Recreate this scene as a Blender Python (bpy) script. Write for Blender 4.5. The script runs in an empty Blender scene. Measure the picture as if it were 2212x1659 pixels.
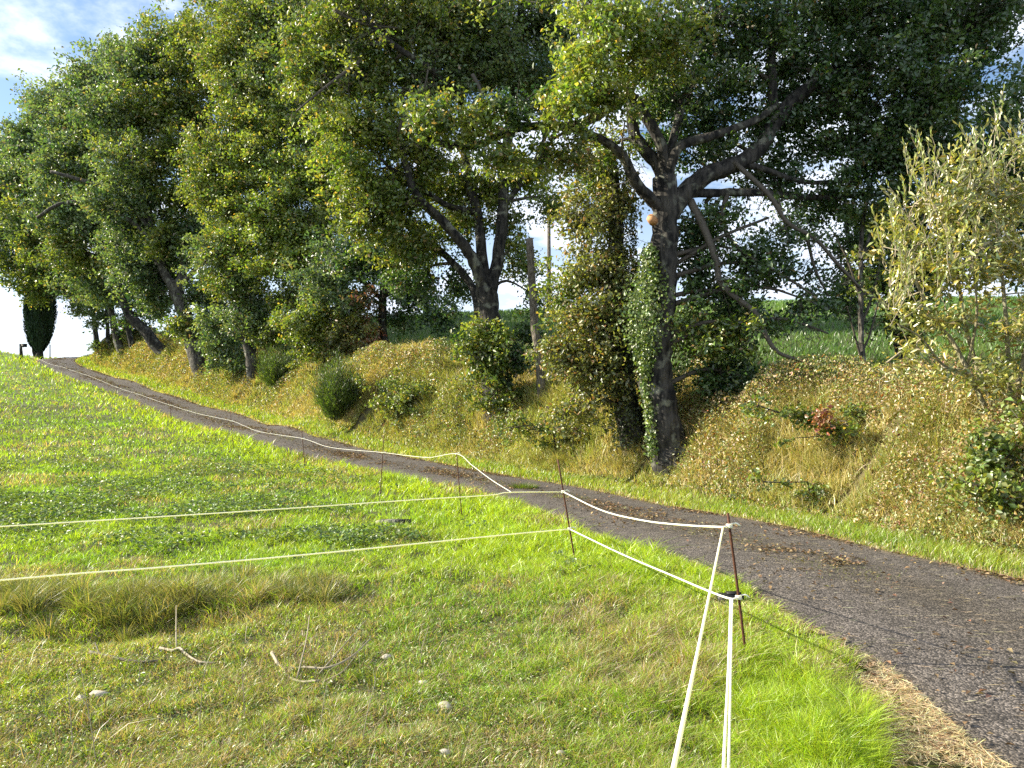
import bpy, math
import numpy as np
rng = np.random.default_rng(11)
R = math.radians
sc = bpy.context.scene
C = sc.collection
EYE = 1.6

# ------------------------------------------------------------------ camera
F = 1663.0                       # focal length in pixels of a 2212 px wide picture
PIT = math.atan(51 / F)
cam_d = bpy.data.cameras.new('camera'); cam = bpy.data.objects.new('camera', cam_d); C.objects.link(cam)
cam.location = (0, 0, EYE); cam.rotation_euler = (R(90) + PIT, 0, 0)
cam_d.sensor_width = 36; cam_d.lens = 36 * F / 2212; cam_d.clip_end = 3000; cam_d.clip_start = 0.05
sc.camera = cam

# ------------------------------------------------------------------ sky, sun, exposure
SUN_EL = R(26); SUN_AZ = math.atan2(-0.985, 0.16)      # measured from +Y towards +X
w = bpy.data.worlds.new('World'); sc.world = w; w.use_nodes = True
nt = w.node_tree; N = nt.nodes; L = nt.links; N.clear()
def wn(t, **k):
    n = N.new(t)
    for a, b in k.items(): setattr(n, a, b)
    return n
sky = wn('ShaderNodeTexSky', sky_type='NISHITA', sun_disc=False, sun_elevation=SUN_EL, sun_rotation=SUN_AZ, air_density=1.0, dust_density=0.6, ozone_density=2.5)
tc = wn('ShaderNodeTexCoord'); sep = wn('ShaderNodeSeparateXYZ'); L.new(tc.outputs['Generated'], sep.inputs[0])
zz = wn('ShaderNodeMath', operation='MAXIMUM'); L.new(sep.outputs[2], zz.inputs[0]); zz.inputs[1].default_value = 0.0
za = wn('ShaderNodeMath', operation='ADD'); L.new(zz.outputs[0], za.inputs[0]); za.inputs[1].default_value = 0.28
dx = wn('ShaderNodeMath', operation='DIVIDE'); dy = wn('ShaderNodeMath', operation='DIVIDE')
L.new(sep.outputs[0], dx.inputs[0]); L.new(za.outputs[0], dx.inputs[1]); L.new(sep.outputs[1], dy.inputs[0]); L.new(za.outputs[0], dy.inputs[1])
cmb = wn('ShaderNodeCombineXYZ'); L.new(dx.outputs[0], cmb.inputs[0]); L.new(dy.outputs[0], cmb.inputs[1])
n1 = wn('ShaderNodeTexNoise'); n1.inputs['Scale'].default_value = 4.2; n1.inputs['Detail'].default_value = 7; n1.inputs['Roughness'].default_value = .58; n1.inputs['Distortion'].default_value = 0
L.new(cmb.outputs[0], n1.inputs['Vector'])
n2 = wn('ShaderNodeTexNoise'); n2.inputs['Scale'].default_value = .55; n2.inputs['Detail'].default_value = 2
L.new(cmb.outputs[0], n2.inputs['Vector'])
ad = wn('ShaderNodeMath', operation='ADD'); L.new(n1.outputs[0], ad.inputs[0]); L.new(n2.outputs[0], ad.inputs[1])
mr = wn('ShaderNodeMapRange', interpolation_type='SMOOTHSTEP'); L.new(ad.outputs[0], mr.inputs['Value']); mr.inputs['From Min'].default_value = .90; mr.inputs['From Max'].default_value = 1.10
hz = wn('ShaderNodeMapRange'); L.new(sep.outputs[2], hz.inputs['Value'])      # cloud deck thickens to the horizon
hz.inputs['From Min'].default_value = .30; hz.inputs['From Max'].default_value = .06; hz.inputs['To Min'].default_value = 0; hz.inputs['To Max'].default_value = .72
mxm = wn('ShaderNodeMath', operation='MAXIMUM'); L.new(mr.outputs[0], mxm.inputs[0]); L.new(hz.outputs[0], mxm.inputs[1])
mx = wn('ShaderNodeMix', data_type='RGBA'); L.new(mxm.outputs[0], mx.inputs[0]); L.new(sky.outputs[0], mx.inputs[6]); mx.inputs[7].default_value = (5.6, 6.1, 7.1, 1)
bg = wn('ShaderNodeBackground'); bg.inputs[1].default_value = 0.078; L.new(mx.outputs[2], bg.inputs[0])
wo = wn('ShaderNodeOutputWorld'); L.new(bg.outputs[0], wo.inputs[0])
sd = bpy.data.lights.new('sun', 'SUN'); so = bpy.data.objects.new('sun', sd); C.objects.link(so)
sd.energy = 5.0; sd.angle = R(0.5); sd.color = (1, .91, .74)
from mathutils import Vector, Matrix
sdir = Vector((math.sin(SUN_AZ) * math.cos(SUN_EL), math.cos(SUN_AZ) * math.cos(SUN_EL), math.sin(SUN_EL)))
so.rotation_euler = sdir.to_track_quat('Z', 'Y').to_euler()
sc.view_settings.view_transform = 'Standard'; sc.view_settings.look = 'None'; sc.view_settings.exposure = 1.5; sc.view_settings.gamma = 1
sc.cycles.max_bounces = 5; sc.cycles.diffuse_bounces = 2; sc.cycles.glossy_bounces = 1; sc.cycles.transmission_bounces = 3; sc.cycles.transparent_max_bounces = 4
sc.cycles.use_denoising = False

# ------------------------------------------------------------------ helpers
def P(u, v, Y):
    x = u - 1106; y = F; z = 829 - v
    y2 = y * math.cos(PIT) - z * math.sin(PIT); z2 = y * math.sin(PIT) + z * math.cos(PIT)
    return np.array([x / y2 * Y, Y, z2 / y2 * Y + EYE])
def vnoise(x, y, s, seed=0):
    x = np.asarray(x, float) / s + 137.3; y = np.asarray(y, float) / s + 71.7
    xi = np.floor(x).astype(np.int64); yi = np.floor(y).astype(np.int64); fx = x - xi; fy = y - yi
    def h(a, b):
        n = (a * 374761393 + b * 668265263 + seed * 974634777) & 0xffffffff
        n = ((n ^ (n >> 13)) * 1274126177) & 0xffffffff
        return ((n ^ (n >> 16)) & 0xffff) / 65535.0
    fx = fx * fx * (3 - 2 * fx); fy = fy * fy * (3 - 2 * fy)
    return (h(xi, yi) * (1 - fx) + h(xi + 1, yi) * fx) * (1 - fy) + (h(xi, yi + 1) * (1 - fx) + h(xi + 1, yi + 1) * fx) * fy
def fnoise(x, y, s, seed=0):
    return (vnoise(x, y, s, seed) + .5 * vnoise(x, y, s * .47, seed + 1) + .25 * vnoise(x, y, s * .23, seed + 2)) / 1.75
def sstep(a, b, x):
    t = np.clip((np.asarray(x, float) - a) / (b - a), 0, 1); return t * t * (3 - 2 * t)
def smooth_line(pts, n):
    p = np.asarray(pts, float); d = np.r_[0, np.cumsum(np.linalg.norm(np.diff(p, axis=0), axis=1))]
    q = np.vstack([2 * p[0] - p[1], p, 2 * p[-1] - p[-2]]); out = []
    for t in np.linspace(0, d[-1], n):
        i = min(np.searchsorted(d, t, 'right') - 1, len(p) - 2); f = (t - d[i]) / max(d[i + 1] - d[i], 1e-9)
        a, b, c, e = q[i], q[i + 1], q[i + 2], q[i + 3]
        out.append(.5 * (2 * b + (c - a) * f + (2 * a - 5 * b + 4 * c - e) * f * f + (3 * b - a - 3 * c + e) * f ** 3))
    return np.array(out)
def mesh_obj(name, V, faces, mat, parent=None, col=None, smooth=False):
    me = bpy.data.meshes.new(name); V = np.ascontiguousarray(V, dtype=np.float32)
    if isinstance(faces, np.ndarray): faces = [faces]
    faces = [f for f in faces if len(f)]
    loops = np.concatenate([f.ravel() for f in faces]).astype(np.int32)
    tot = np.concatenate([np.full(len(f), f.shape[1], np.int32) for f in faces])
    me.vertices.add(len(V)); me.vertices.foreach_set('co', V.ravel())
    me.loops.add(len(loops)); me.loops.foreach_set('vertex_index', loops)
    me.polygons.add(len(tot)); me.polygons.foreach_set('loop_start', np.r_[0, np.cumsum(tot)[:-1]].astype(np.int32)); me.polygons.foreach_set('loop_total', tot)
    if smooth: me.polygons.foreach_set('use_smooth', np.ones(len(tot), bool))
    if col is not None:
        a = me.attributes.new('col', 'FLOAT_COLOR', 'POINT')
        c4 = np.ones((len(V), 4), np.float32); c4[:, :3] = col; a.data.foreach_set('color', c4.ravel())
    me.update(calc_edges=True); me.materials.append(mat)
    o = bpy.data.objects.new(name, me); C.objects.link(o)
    if parent is not None: o.parent = parent; o.matrix_parent_inverse = Matrix.Translation(-parent.location)
    return o
def tag(o, label=None, cat=None, group=None, kind=None):
    if label: o['label'] = label
    if cat: o['category'] = cat
    if group: o['group'] = group
    if kind: o['kind'] = kind
    return o
def empty(name, loc):
    o = bpy.data.objects.new(name, None); C.objects.link(o); o.location = tuple(float(a) for a in loc); o.empty_display_size = .2
    return o
class MB:                                # collects pieces of one mesh
    def __init__(s): s.V = []; s.Q = []; s.T = []; s.c = []; s.n = 0
    def add(s, V, Q=None, T=None, col=None):
        if Q is not None and len(Q): s.Q.append(np.asarray(Q) + s.n)
        if T is not None and len(T): s.T.append(np.asarray(T) + s.n)
        s.V.append(V); s.n += len(V)
        s.c.append(np.broadcast_to(np.array([.5, .5, .5]) if col is None else col, (len(V), 3)))
    def build(s, name, mat, parent=None, smooth=False, useCol=True):
        fs = ([np.concatenate(s.Q)] if s.Q else []) + ([np.concatenate(s.T)] if s.T else [])
        return mesh_obj(name, np.concatenate(s.V), fs, mat, parent, np.concatenate(s.c) if useCol else None, smooth)
def tube(pts, rad, sides=8, rough=0.0, caps=True):
    pts = np.asarray(pts, float); n = len(pts); rad = np.broadcast_to(np.asarray(rad, float), (n,))
    T = np.gradient(pts, axis=0); T /= np.linalg.norm(T, axis=1)[:, None] + 1e-12
    ref = np.array([.3, 1, .1]); a = np.cross(T[0], ref); a /= np.linalg.norm(a); As = []
    for i in range(n):
        a = a - T[i] * (a @ T[i]); a /= np.linalg.norm(a); As.append(a)
    A = np.array(As); B = np.cross(T, A); th = np.arange(sides) * 2 * math.pi / sides
    rr = rad[:, None] * (1 + rough * (rng.random((n, sides)) - .5) + rough * .6 * np.sin(th * 3 + 1)[None])
    V = pts[:, None] + (A[:, None] * np.cos(th)[None, :, None] + B[:, None] * np.sin(th)[None, :, None]) * rr[..., None]
    i = np.arange(n - 1)[:, None] * sides; j = np.arange(sides)[None]; k = (j + 1) % sides
    Q = np.stack([i + j, i + k, i + k + sides, i + j + sides], -1).reshape(-1, 4)
    V = V.reshape(-1, 3); Tr = []
    if caps:
        V = np.vstack([V, pts[:1], pts[-1:]]); m = n * sides
        for q in range(sides):
            Tr.append((m, (q + 1) % sides, q)); Tr.append((m + 1, (n - 1) * sides + q, (n - 1) * sides + (q + 1) % sides))
    return V, Q, np.array(Tr) if caps else None
def sticks(S, E_, r0, r1, bend=.12, seg=3, sides=3):
    """many thin curved tapering sticks at once"""
    S = np.asarray(S, float); E_ = np.asarray(E_, float); n = len(S)
    if n == 0: return np.zeros((0, 3)), np.zeros((0, 4), int)
    D = E_ - S; ln = np.linalg.norm(D, axis=1) + 1e-9; T = D / ln[:, None]
    A = np.cross(T, np.array([.31, .2, 1.0])); A /= np.linalg.norm(A, axis=1)[:, None] + 1e-9; B = np.cross(T, A)
    off = rng.normal(size=(n, seg + 1, 3)) * (ln * bend)[:, None, None]; t = np.linspace(0, 1, seg + 1)
    off *= (np.sin(t * math.pi) ** .7)[None, :, None]
    ctr = S[:, None] + D[:, None] * t[None, :, None] + off
    r0 = np.broadcast_to(r0, (n,)); r1 = np.broadcast_to(r1, (n,)); rr = r0[:, None] * (1 - t) + r1[:, None] * t
    th = np.arange(sides) * 2 * math.pi / sides
    V = ctr[:, :, None] + (A[:, None, None] * np.cos(th)[:, None] + B[:, None, None] * np.sin(th)[:, None]) * rr[:, :, None, None]
    base = (np.arange(n) * (seg + 1) * sides)[:, None, None]; i = (np.arange(seg) * sides)[None, :, None]; j = np.arange(sides)[None, None]; k = (j + 1) % sides
    Q = np.stack([base + i + j, base + i + k, base + i + k + sides, base + i + j + sides], -1).reshape(-1, 4)
    return V.reshape(-1, 3), Q
def rdir(n):
    v = rng.normal(size=(n, 3)); return v / np.linalg.norm(v, axis=1)[:, None]
def leaves(pos, axis, nrm, length, width, fold=.25):
    """one folded pointed leaf per position: 4 vertices, 2 triangles"""
    n = len(pos); axis = axis / (np.linalg.norm(axis, axis=1)[:, None] + 1e-9)
    side = np.cross(axis, nrm); side /= np.linalg.norm(side, axis=1)[:, None] + 1e-9; up = np.cross(side, axis)
    length = np.broadcast_to(length, (n,))[:, None]; width = np.broadcast_to(width, (n,))[:, None]
    a = pos - axis * length * .5; b = pos + axis * length * .5; m = pos + axis * length * .08 + up * width * fold
    V = np.stack([a, m + side * width * .5, b - up * width * fold * .6, m - side * width * .5], 1).reshape(-1, 3)
    i = (np.arange(n) * 4)[:, None]
    T = np.concatenate([np.concatenate([i, i + 1, i + 2], 1), np.concatenate([i, i + 2, i + 3], 1)])
    return V, T
def blades(pos, h, wd, lean, col):
    """grass blades: bent, 5 vertices; lean = horizontal displacement vectors of the tip"""
    n = len(pos); h = np.broadcast_to(h, (n,)); wd = np.broadcast_to(wd, (n,))
    a = rng.random(n) * 6.283; s = np.stack([np.cos(a), np.sin(a), a * 0], 1) * wd[:, None] * .5
    z = np.zeros((n, 3)); z[:, 2] = h
    ln = np.zeros((n, 3)); ln[:, :2] = lean
    mid = pos + z * .6 + ln * .32; tip = pos + z * (1 - .0) + ln
    V = np.stack([pos - s, pos + s, mid - s * .8, mid + s * .8, tip], 1).reshape(-1, 3)
    i = (np.arange(n) * 5)[:, None]
    Q = np.concatenate([i, i + 1, i + 3, i + 2], 1); T = np.concatenate([i + 2, i + 3, i + 4], 1)
    return V, Q, T, np.repeat(col, 5, axis=0)

# ------------------------------------------------------------------ materials
def new_mat(name):
    m = bpy.data.materials.new(name); m.use_nodes = True; m.node_tree.nodes.clear(); return m, m.node_tree.nodes, m.node_tree.links
def leaf_mat(name, trans=.42, gloss=.07, rough=.42, gain=1.0):
    m, N, L = new_mat(name)
    at = N.new('ShaderNodeAttribute'); at.attribute_name = 'col'
    src = at.outputs['Color']
    di = N.new('ShaderNodeBsdfDiffuse'); L.new(src, di.inputs[0])
    hs = N.new('ShaderNodeMix'); hs.data_type = 'RGBA'; hs.blend_type = 'MULTIPLY'; hs.inputs[0].default_value = 1; L.new(src, hs.inputs[6]); hs.inputs[7].default_value = (1.5, 1.45, .55, 1)
    tr = N.new('ShaderNodeBsdfTranslucent'); L.new(hs.outputs[2], tr.inputs[0])
    a = N.new('ShaderNodeMixShader'); a.inputs[0].default_value = trans; L.new(di.outputs[0], a.inputs[1]); L.new(tr.outputs[0], a.inputs[2])
    gl = N.new('ShaderNodeBsdfGlossy'); gl.inputs['Roughness'].default_value = rough
    b = N.new('ShaderNodeMixShader'); b.inputs[0].default_value = gloss; L.new(a.outputs[0], b.inputs[1]); L.new(gl.outputs[0], b.inputs[2])
    o = N.new('ShaderNodeOutputMaterial'); L.new(b.outputs[0], o.inputs[0]); return m
def bark_mat(name, c0, c1, scale=9, lichen=(.30, .31, .24), lam=.5):
    m, N, L = new_mat(name)
    tc = N.new('ShaderNodeTexCoord'); mp = N.new('ShaderNodeMapping'); L.new(tc.outputs['Object'], mp.inputs[0]); mp.inputs['Scale'].default_value = (1, 1, .28)
    vo = N.new('ShaderNodeTexVoronoi'); vo.inputs['Scale'].default_value = scale * 1.6; L.new(mp.outputs[0], vo.inputs['Vector'])
    no = N.new('ShaderNodeTexNoise'); no.inputs['Scale'].default_value = scale; no.inputs['Detail'].default_value = 6; L.new(mp.outputs[0], no.inputs['Vector'])
    cr = N.new('ShaderNodeValToRGB'); L.new(no.outputs[0], cr.inputs[0]); cr.color_ramp.elements[0].position = .36; cr.color_ramp.elements[1].position = .66
    cr.color_ramp.elements[0].color = (*c0, 1); cr.color_ramp.elements[1].color = (*c1, 1)
    n3 = N.new('ShaderNodeTexNoise'); n3.inputs['Scale'].default_value = 3.2; n3.inputs['Detail'].default_value = 8; L.new(tc.outputs['Object'], n3.inputs['Vector'])
    lr = N.new('ShaderNodeMapRange'); lr.inputs['From Min'].default_value = .55; lr.inputs['From Max'].default_value = .66; lr.inputs['To Max'].default_value = lam; L.new(n3.outputs[0], lr.inputs['Value'])
    mi = N.new('ShaderNodeMix'); mi.data_type = 'RGBA'; L.new(lr.outputs[0], mi.inputs[0]); L.new(cr.outputs[0], mi.inputs[6]); mi.inputs[7].default_value = (*lichen, 1)
    mu = N.new('ShaderNodeMath'); mu.operation = 'MULTIPLY'; L.new(vo.outputs['Distance'], mu.inputs[0]); L.new(no.outputs[0], mu.inputs[1])
    bp = N.new('ShaderNodeBump'); bp.inputs['Strength'].default_value = 1; bp.inputs['Distance'].default_value = .06; L.new(mu.outputs[0], bp.inputs['Height'])
    bs = N.new('ShaderNodeBsdfPrincipled'); bs.inputs['Roughness'].default_value = .9; bs.inputs['Specular IOR Level'].default_value = .2
    L.new(mi.outputs[2], bs.inputs['Base Color']); L.new(bp.outputs[0], bs.inputs['Normal'])
    o = N.new('ShaderNodeOutputMaterial'); L.new(bs.outputs[0], o.inputs[0]); return m
def plain_mat(name, c, rough=.7, metal=0, noise=.25, scale=30, bump=0.0, attr=False):
    m, N, L = new_mat(name)
    tc = N.new('ShaderNodeTexCoord'); no = N.new('ShaderNodeTexNoise'); no.inputs['Scale'].default_value = scale; no.inputs['Detail'].default_value = 5; L.new(tc.outputs['Object'], no.inputs['Vector'])
    mr = N.new('ShaderNodeMapRange'); L.new(no.outputs[0], mr.inputs['Value']); mr.inputs['From Min'].default_value = .3; mr.inputs['From Max'].default_value = .7
    mr.inputs['To Min'].default_value = 1 - noise; mr.inputs['To Max'].default_value = 1 + noise
    vm = N.new('ShaderNodeVectorMath'); vm.operation = 'SCALE'; L.new(mr.outputs[0], vm.inputs['Scale'])
    if attr:
        at = N.new('ShaderNodeAttribute'); at.attribute_name = 'col'; L.new(at.outputs['Color'], vm.inputs[0])
    else: vm.inputs[0].default_value = c
    bs = N.new('ShaderNodeBsdfPrincipled'); bs.inputs['Roughness'].default_value = rough; bs.inputs['Metallic'].default_value = metal; bs.inputs['Specular IOR Level'].default_value = .3
    L.new(vm.outputs[0], bs.inputs['Base Color'])
    if bump:
        bp = N.new('ShaderNodeBump'); bp.inputs['Strength'].default_value = .8; bp.inputs['Distance'].default_value = bump; L.new(no.outputs[0], bp.inputs['Height']); L.new(bp.outputs[0], bs.inputs['Normal'])
    o = N.new('ShaderNodeOutputMaterial'); L.new(bs.outputs[0], o.inputs[0]); return m
def asphalt_mat():
    m, N, L = new_mat('asphalt')
    at = N.new('ShaderNodeAttribute'); at.attribute_name = 'col'
    tc = N.new('ShaderNodeTexCoord')
    vo = N.new('ShaderNodeTexVoronoi'); vo.inputs['Scale'].default_value = 85; L.new(tc.outputs['Object'], vo.inputs['Vector'])
    sp = N.new('ShaderNodeSeparateColor'); L.new(vo.outputs['Color'], sp.inputs[0])
    pw = N.new('ShaderNodeMath'); pw.operation = 'POWER'; L.new(sp.outputs[0], pw.inputs[0]); pw.inputs[1].default_value = 2.2
    mr = N.new('ShaderNodeMapRange'); L.new(pw.outputs[0], mr.inputs['Value']); mr.inputs['To Min'].default_value = .45; mr.inputs['To Max'].default_value = 2.7
    no = N.new('ShaderNodeTexNoise'); no.inputs['Scale'].default_value = 3.0; no.inputs['Detail'].default_value = 8; no.inputs['Roughness'].default_value = .65; L.new(tc.outputs['Object'], no.inputs['Vector'])
    m2 = N.new('ShaderNodeMapRange'); L.new(no.outputs[0], m2.inputs['Value']); m2.inputs['From Min'].default_value = .3; m2.inputs['From Max'].default_value = .7; m2.inputs['To Min'].default_value = .72; m2.inputs['To Max'].default_value = 1.25
    mm = N.new('ShaderNodeMath'); mm.operation = 'MULTIPLY'; L.new(mr.outputs[0], mm.inputs[0]); L.new(m2.outputs[0], mm.inputs[1])
    vm = N.new('ShaderNodeVectorMath'); vm.operation = 'SCALE'; L.new(at.outputs['Color'], vm.inputs[0]); L.new(mm.outputs[0], vm.inputs['Scale'])
    bp = N.new('ShaderNodeBump'); bp.inputs['Strength'].default_value = .9; bp.inputs['Distance'].default_value = .006; bp.invert = True; L.new(vo.outputs['Distance'], bp.inputs['Height'])
    bs = N.new('ShaderNodeBsdfPrincipled'); bs.inputs['Roughness'].default_value = .75; bs.inputs['Specular IOR Level'].default_value = .35
    L.new(vm.outputs[0], bs.inputs['Base Color']); L.new(bp.outputs[0], bs.inputs['Normal'])
    o = N.new('ShaderNodeOutputMaterial'); L.new(bs.outputs[0], o.inputs[0]); return m
M_leaf = leaf_mat('oak_leaf'); M_shrub = leaf_mat('shrub_leaf', .38, .06); M_willow = leaf_mat('willow_leaf', .35, .10, .4)
M_grass = leaf_mat('grass_blade', .45, .05, .4); M_dry = leaf_mat('dry_blade', .3, .05, .4); M_cyp = leaf_mat('cypress_leaf', .1, .02)
M_bark = bark_mat('oak_bark', (.010, .010, .010), (.065, .060, .052)); M_bark2 = bark_mat('grey_bark', (.022, .021, .019), (.12, .11, .092), 14)
M_wood = bark_mat('weathered_wood', (.08, .07, .055), (.22, .19, .15), 20, lam=.1); M_wstem = bark_mat('willow_bark', (.12, .11, .06), (.30, .27, .17), 18, lam=.2)
M_twig = plain_mat('twig', (.075, .065, .05)); M_ltwig = plain_mat('pale_twig', (.30, .26, .18)); M_cut = plain_mat('sawn_wood', (.42, .22, .10), scale=60)
M_soil = plain_mat('soil', (0, 0, 0), .95, noise=.45, scale=6, bump=.03, attr=True); M_rope = leaf_mat('white_rope', .35, .04)
M_rust = plain_mat('rusted_steel', (.085, .035, .02), .7, .3, noise=.5, scale=60); M_grey = plain_mat('galvanised', (.25, .25, .25), .5, .5)
M_stone = plain_mat('limestone', (.42, .38, .30), .9, noise=.3, scale=18, bump=.02); M_black = plain_mat('plain_black', (.012, .012, .012), .5, noise=.4)
M_litter = leaf_mat('leaf_litter', .12, .04)
M_asph = asphalt_mat()

# ------------------------------------------------------------------ terrain
posts = [(1612, 1420, 4.9), (1243, 1215, 7.94), (998, 1115, 12), (822, 1066, 14.3), (660, 1018, 18), (505, 970, 22.5), (371, 921, 29), (253, 877, 35), (173, 842, 41), (106, 813, 47), (64, 792, 53), (36, 777, 60)]
PC = [P(*p) for p in posts]; ctrl = [[c[0], c[1], c[2] - EYE] for c in PC]
for i in range(len(PC)):
    a = PC[max(0, i - 1)]; b = PC[min(len(PC) - 1, i + 1)]; d = (b - a)[:2]; d /= np.linalg.norm(d)
    ctrl.append([PC[i][0] + d[1] * 4.2, PC[i][1] - d[0] * 4.2, PC[i][2] - EYE])
ctrl += [(-3, 0, -1.6), (3, 0, -1.6), (8, 3, -1.6), (-10, 0, -1.6), (-10, 6, -1.58), (-4, 5, -1.6), (-10, 12, -1.5), (-14, 17, -1.3), (-18, 22, -.8), (-22, 29, 0.), (-27, 35, .8), (-33, 41, 1.75), (-38, 47, 2.7), (-42, 55, 3.95), (-45, 62, 5.0), (-60, 62, 5.9), (-60, 40, 2.2), (-45, 20, 0.2), (-60, 5, -.5),
    (6, 14.5, -1.5), (9, 20, -.8), (8, 30, 1.0), (8, 45, 3.7), (10, 60, 6.1), (35, 60, 6.6), (-5, 60, 5.2), (-5, 45, 3.3), (-4, 30, .6), (-20, 60, 4.5), (-18, 47, 2.5), (9, 7, -1.5), (14, 12, -1.3), (35, 10, -.8), (35, 30, 1.6), (-35, 62, 4.2), (-28, 62, 4.25),
    (-45, 75, 4.7), (-30, 75, 3.9), (0, 75, 5.4), (35, 75, 6.6), (3, -12, -1.6), (-30, -12, -1.4), (30, -12, -1.5)]
ctrl = np.array(ctrl, float)
def U(r2): return r2 * np.log(r2 + 1e-9) * .5
CA = ctrl[:, :2]; NCT = len(CA)
Kk = U(((CA[:, None] - CA[None]) ** 2).sum(-1)) + np.eye(NCT) * 3.0; Pm = np.c_[np.ones(NCT), CA]
ww = np.linalg.solve(np.block([[Kk, Pm], [Pm.T, np.zeros((3, 3))]]), np.r_[ctrl[:, 2], 0, 0, 0])
def base0(x, y):
    xc = np.clip(x, -60, 35); yc = np.clip(y, -12, 72)
    z = U((xc[..., None] - CA[:, 0]) ** 2 + (yc[..., None] - CA[:, 1]) ** 2) @ ww[:NCT] + ww[NCT] + ww[NCT + 1] * xc + ww[NCT + 2] * yc
    e = np.maximum(y - 63, 0)
    return z - np.where(e < 20, .004 * e * e, 1.6 + .16 * (e - 20)) + EYE
def hit0(u, v, fn):
    p = P(u, v, 1.0); Y = np.linspace(2.5, 75, 5000); z = fn(p[0] * Y, Y); m = np.nonzero((p[2] - EYE) * Y + EYE < z)[0]
    i = m[0] if len(m) else int(np.argmax((z - EYE) / Y)); return np.array([p[0] * Y[i], Y[i], z[i]])
Lpx = [(2094, 1659), (1959, 1542), (1870, 1450), (1696, 1354), (1576, 1268), (1426, 1203), (1316, 1175), (1244, 1147), (1140, 1098), (1053, 1071), (900, 1040), (740, 1006), (603, 972), (445, 925.6), (335, 889), (248, 852), (167, 823), (100, 795), (78, 779)]
Rpx = [(2212, 1255), (1888, 1187), (1675, 1133), (1426, 1091), (1316, 1065), (1209, 1047), (1053, 1022), (933, 998), (740, 956), (670, 939), (569, 915.5), (509, 892), (445, 879), (362, 852), (285, 823), (208, 802), (164, 782)]
Ledge = [(1.2, -12), (1.7, -3), (1.95, 1), (2.0, 2.6)] + [tuple(hit0(*q, base0)[:2]) for q in Lpx] + [(-37, 61.5), (-38.2, 68), (-37, 85), (-30, 110)]
Redge = [(4.3, -12), (4.8, -3), (5.1, 2), (5.0, 5)] + [tuple(hit0(*q, base0)[:2]) for q in Rpx] + [(-34.3, 62), (-35.3, 68), (-34, 84), (-27, 108)]
Ledge = smooth_line(Ledge, 140); Redge = smooth_line(Redge, 140)
def sdist(x, y, E_):
    """signed distance to an edge line, positive on its right (bank) side"""
    x = np.asarray(x, float).ravel(); y = np.asarray(y, float).ravel(); best = np.full(len(x), 1e9); sg = np.ones(len(x))
    for a, b in zip(E_[:-1], E_[1:]):
        d = b - a; l2 = d @ d; t = np.clip(((x - a[0]) * d[0] + (y - a[1]) * d[1]) / l2, 0, 1)
        px = x - a[0] - t * d[0]; py = y - a[1] - t * d[1]; q = px * px + py * py; m = q < best
        best[m] = q[m]; sg[m] = np.sign(px[m] * d[1] - py[m] * d[0])
    return np.sqrt(best) * sg
def full(x, y, road_cut=False, dR=None):
    x = np.asarray(x, float); y = np.asarray(y, float); sh = x.shape; x = x.ravel(); y = y.ravel()
    z = np.concatenate([base0(x[i:i + 40000], y[i:i + 40000]) for i in range(0, len(x), 40000)])
    if dR is None: dR = sdist(x, y, Redge)
    Bh = np.interp(y, [0, 10, 20, 30, 45, 60, 75], [1.5, 1.5, 1.65, 1.6, 1.6, 1.8, 1.5])
    dj = dR + (fnoise(x, y, 2.2, 5) - .5) * .9
    z = z + Bh * sstep(.75, 3.1, dj) + (fnoise(x, y, 1.0, 9) - .5) * .55 * sstep(1, 1.8, dR) * (1 - sstep(4, 8, dR))
    # grassy hollow in the pasture and gentle lumps
    z = z - .20 * np.exp(-(((x + 2.95) / .85) ** 2 + ((y - 5.8 - .12 * np.sin(x * 2.3)) / .36) ** 2))
    dL = sdist(x, y, Ledge)
    z = z + ((fnoise(x, y, 1.7, 3) - .5) * .14 + (fnoise(x, y, .38, 4) - .5) * .075 * sstep(16, 8, y)) * sstep(.2, 1.3, -dL)
    if road_cut: z = z - .09 * sstep(.0, .15, dL) * (1 - sstep(-.15, .0, dR))
    return z.reshape(sh)
def full1(x, y): return full(x, y)
def hit(u, v): return hit0(u, v, full1)

ys = np.concatenate([np.linspace(-12, 2, 16, endpoint=False), np.linspace(2, 16, 170, endpoint=False), np.linspace(16, 34, 110, endpoint=False), np.linspace(34, 72, 130, endpoint=False), np.geomspace(72, 900, 24)])
xs = np.concatenate([-np.geomspace(60, 900, 12)[::-1], np.linspace(-60, -14, 120, endpoint=False)[1:], np.linspace(-14, 8, 240, endpoint=False), np.linspace(8, 35, 60), np.geomspace(38, 900, 12)])
GX, GY = np.meshgrid(xs, ys); GZ = full(GX, GY, True)
nx, ny = len(xs), len(ys); V = np.stack([GX, GY, GZ], -1).reshape(-1, 3)
i = (np.arange(ny - 1) * nx)[:, None]; j = np.arange(nx - 1)[None]; Q = np.stack([i + j, i + j + 1, i + j + 1 + nx, i + j + nx], -1).reshape(-1, 4)
g = fnoise(V[:, 0], V[:, 1], 1.3, 21)[:, None]; dRg = sdist(V[:, 0], V[:, 1], Redge)
gc = np.array([.038, .050, .014]) * (1 - g) + np.array([.085, .08, .028]) * g
bankc = np.array([.075, .06, .03]) * (.6 + g); bm = (sstep(.8, 1.4, dRg) * (1 - sstep(3.5, 5, dRg)))[:, None]
gc = gc * (1 - bm) + bankc * bm
far = sstep(20, 60, V[:, 1])[:, None]; gc = gc * (1 - far) + np.array([.11, .16, .035]) * (.8 + .4 * g) * far
tag(mesh_obj('ground', V, Q, M_soil, col=gc, smooth=True), 'pasture ground and hill rising behind the lane', kind='structure')

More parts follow.
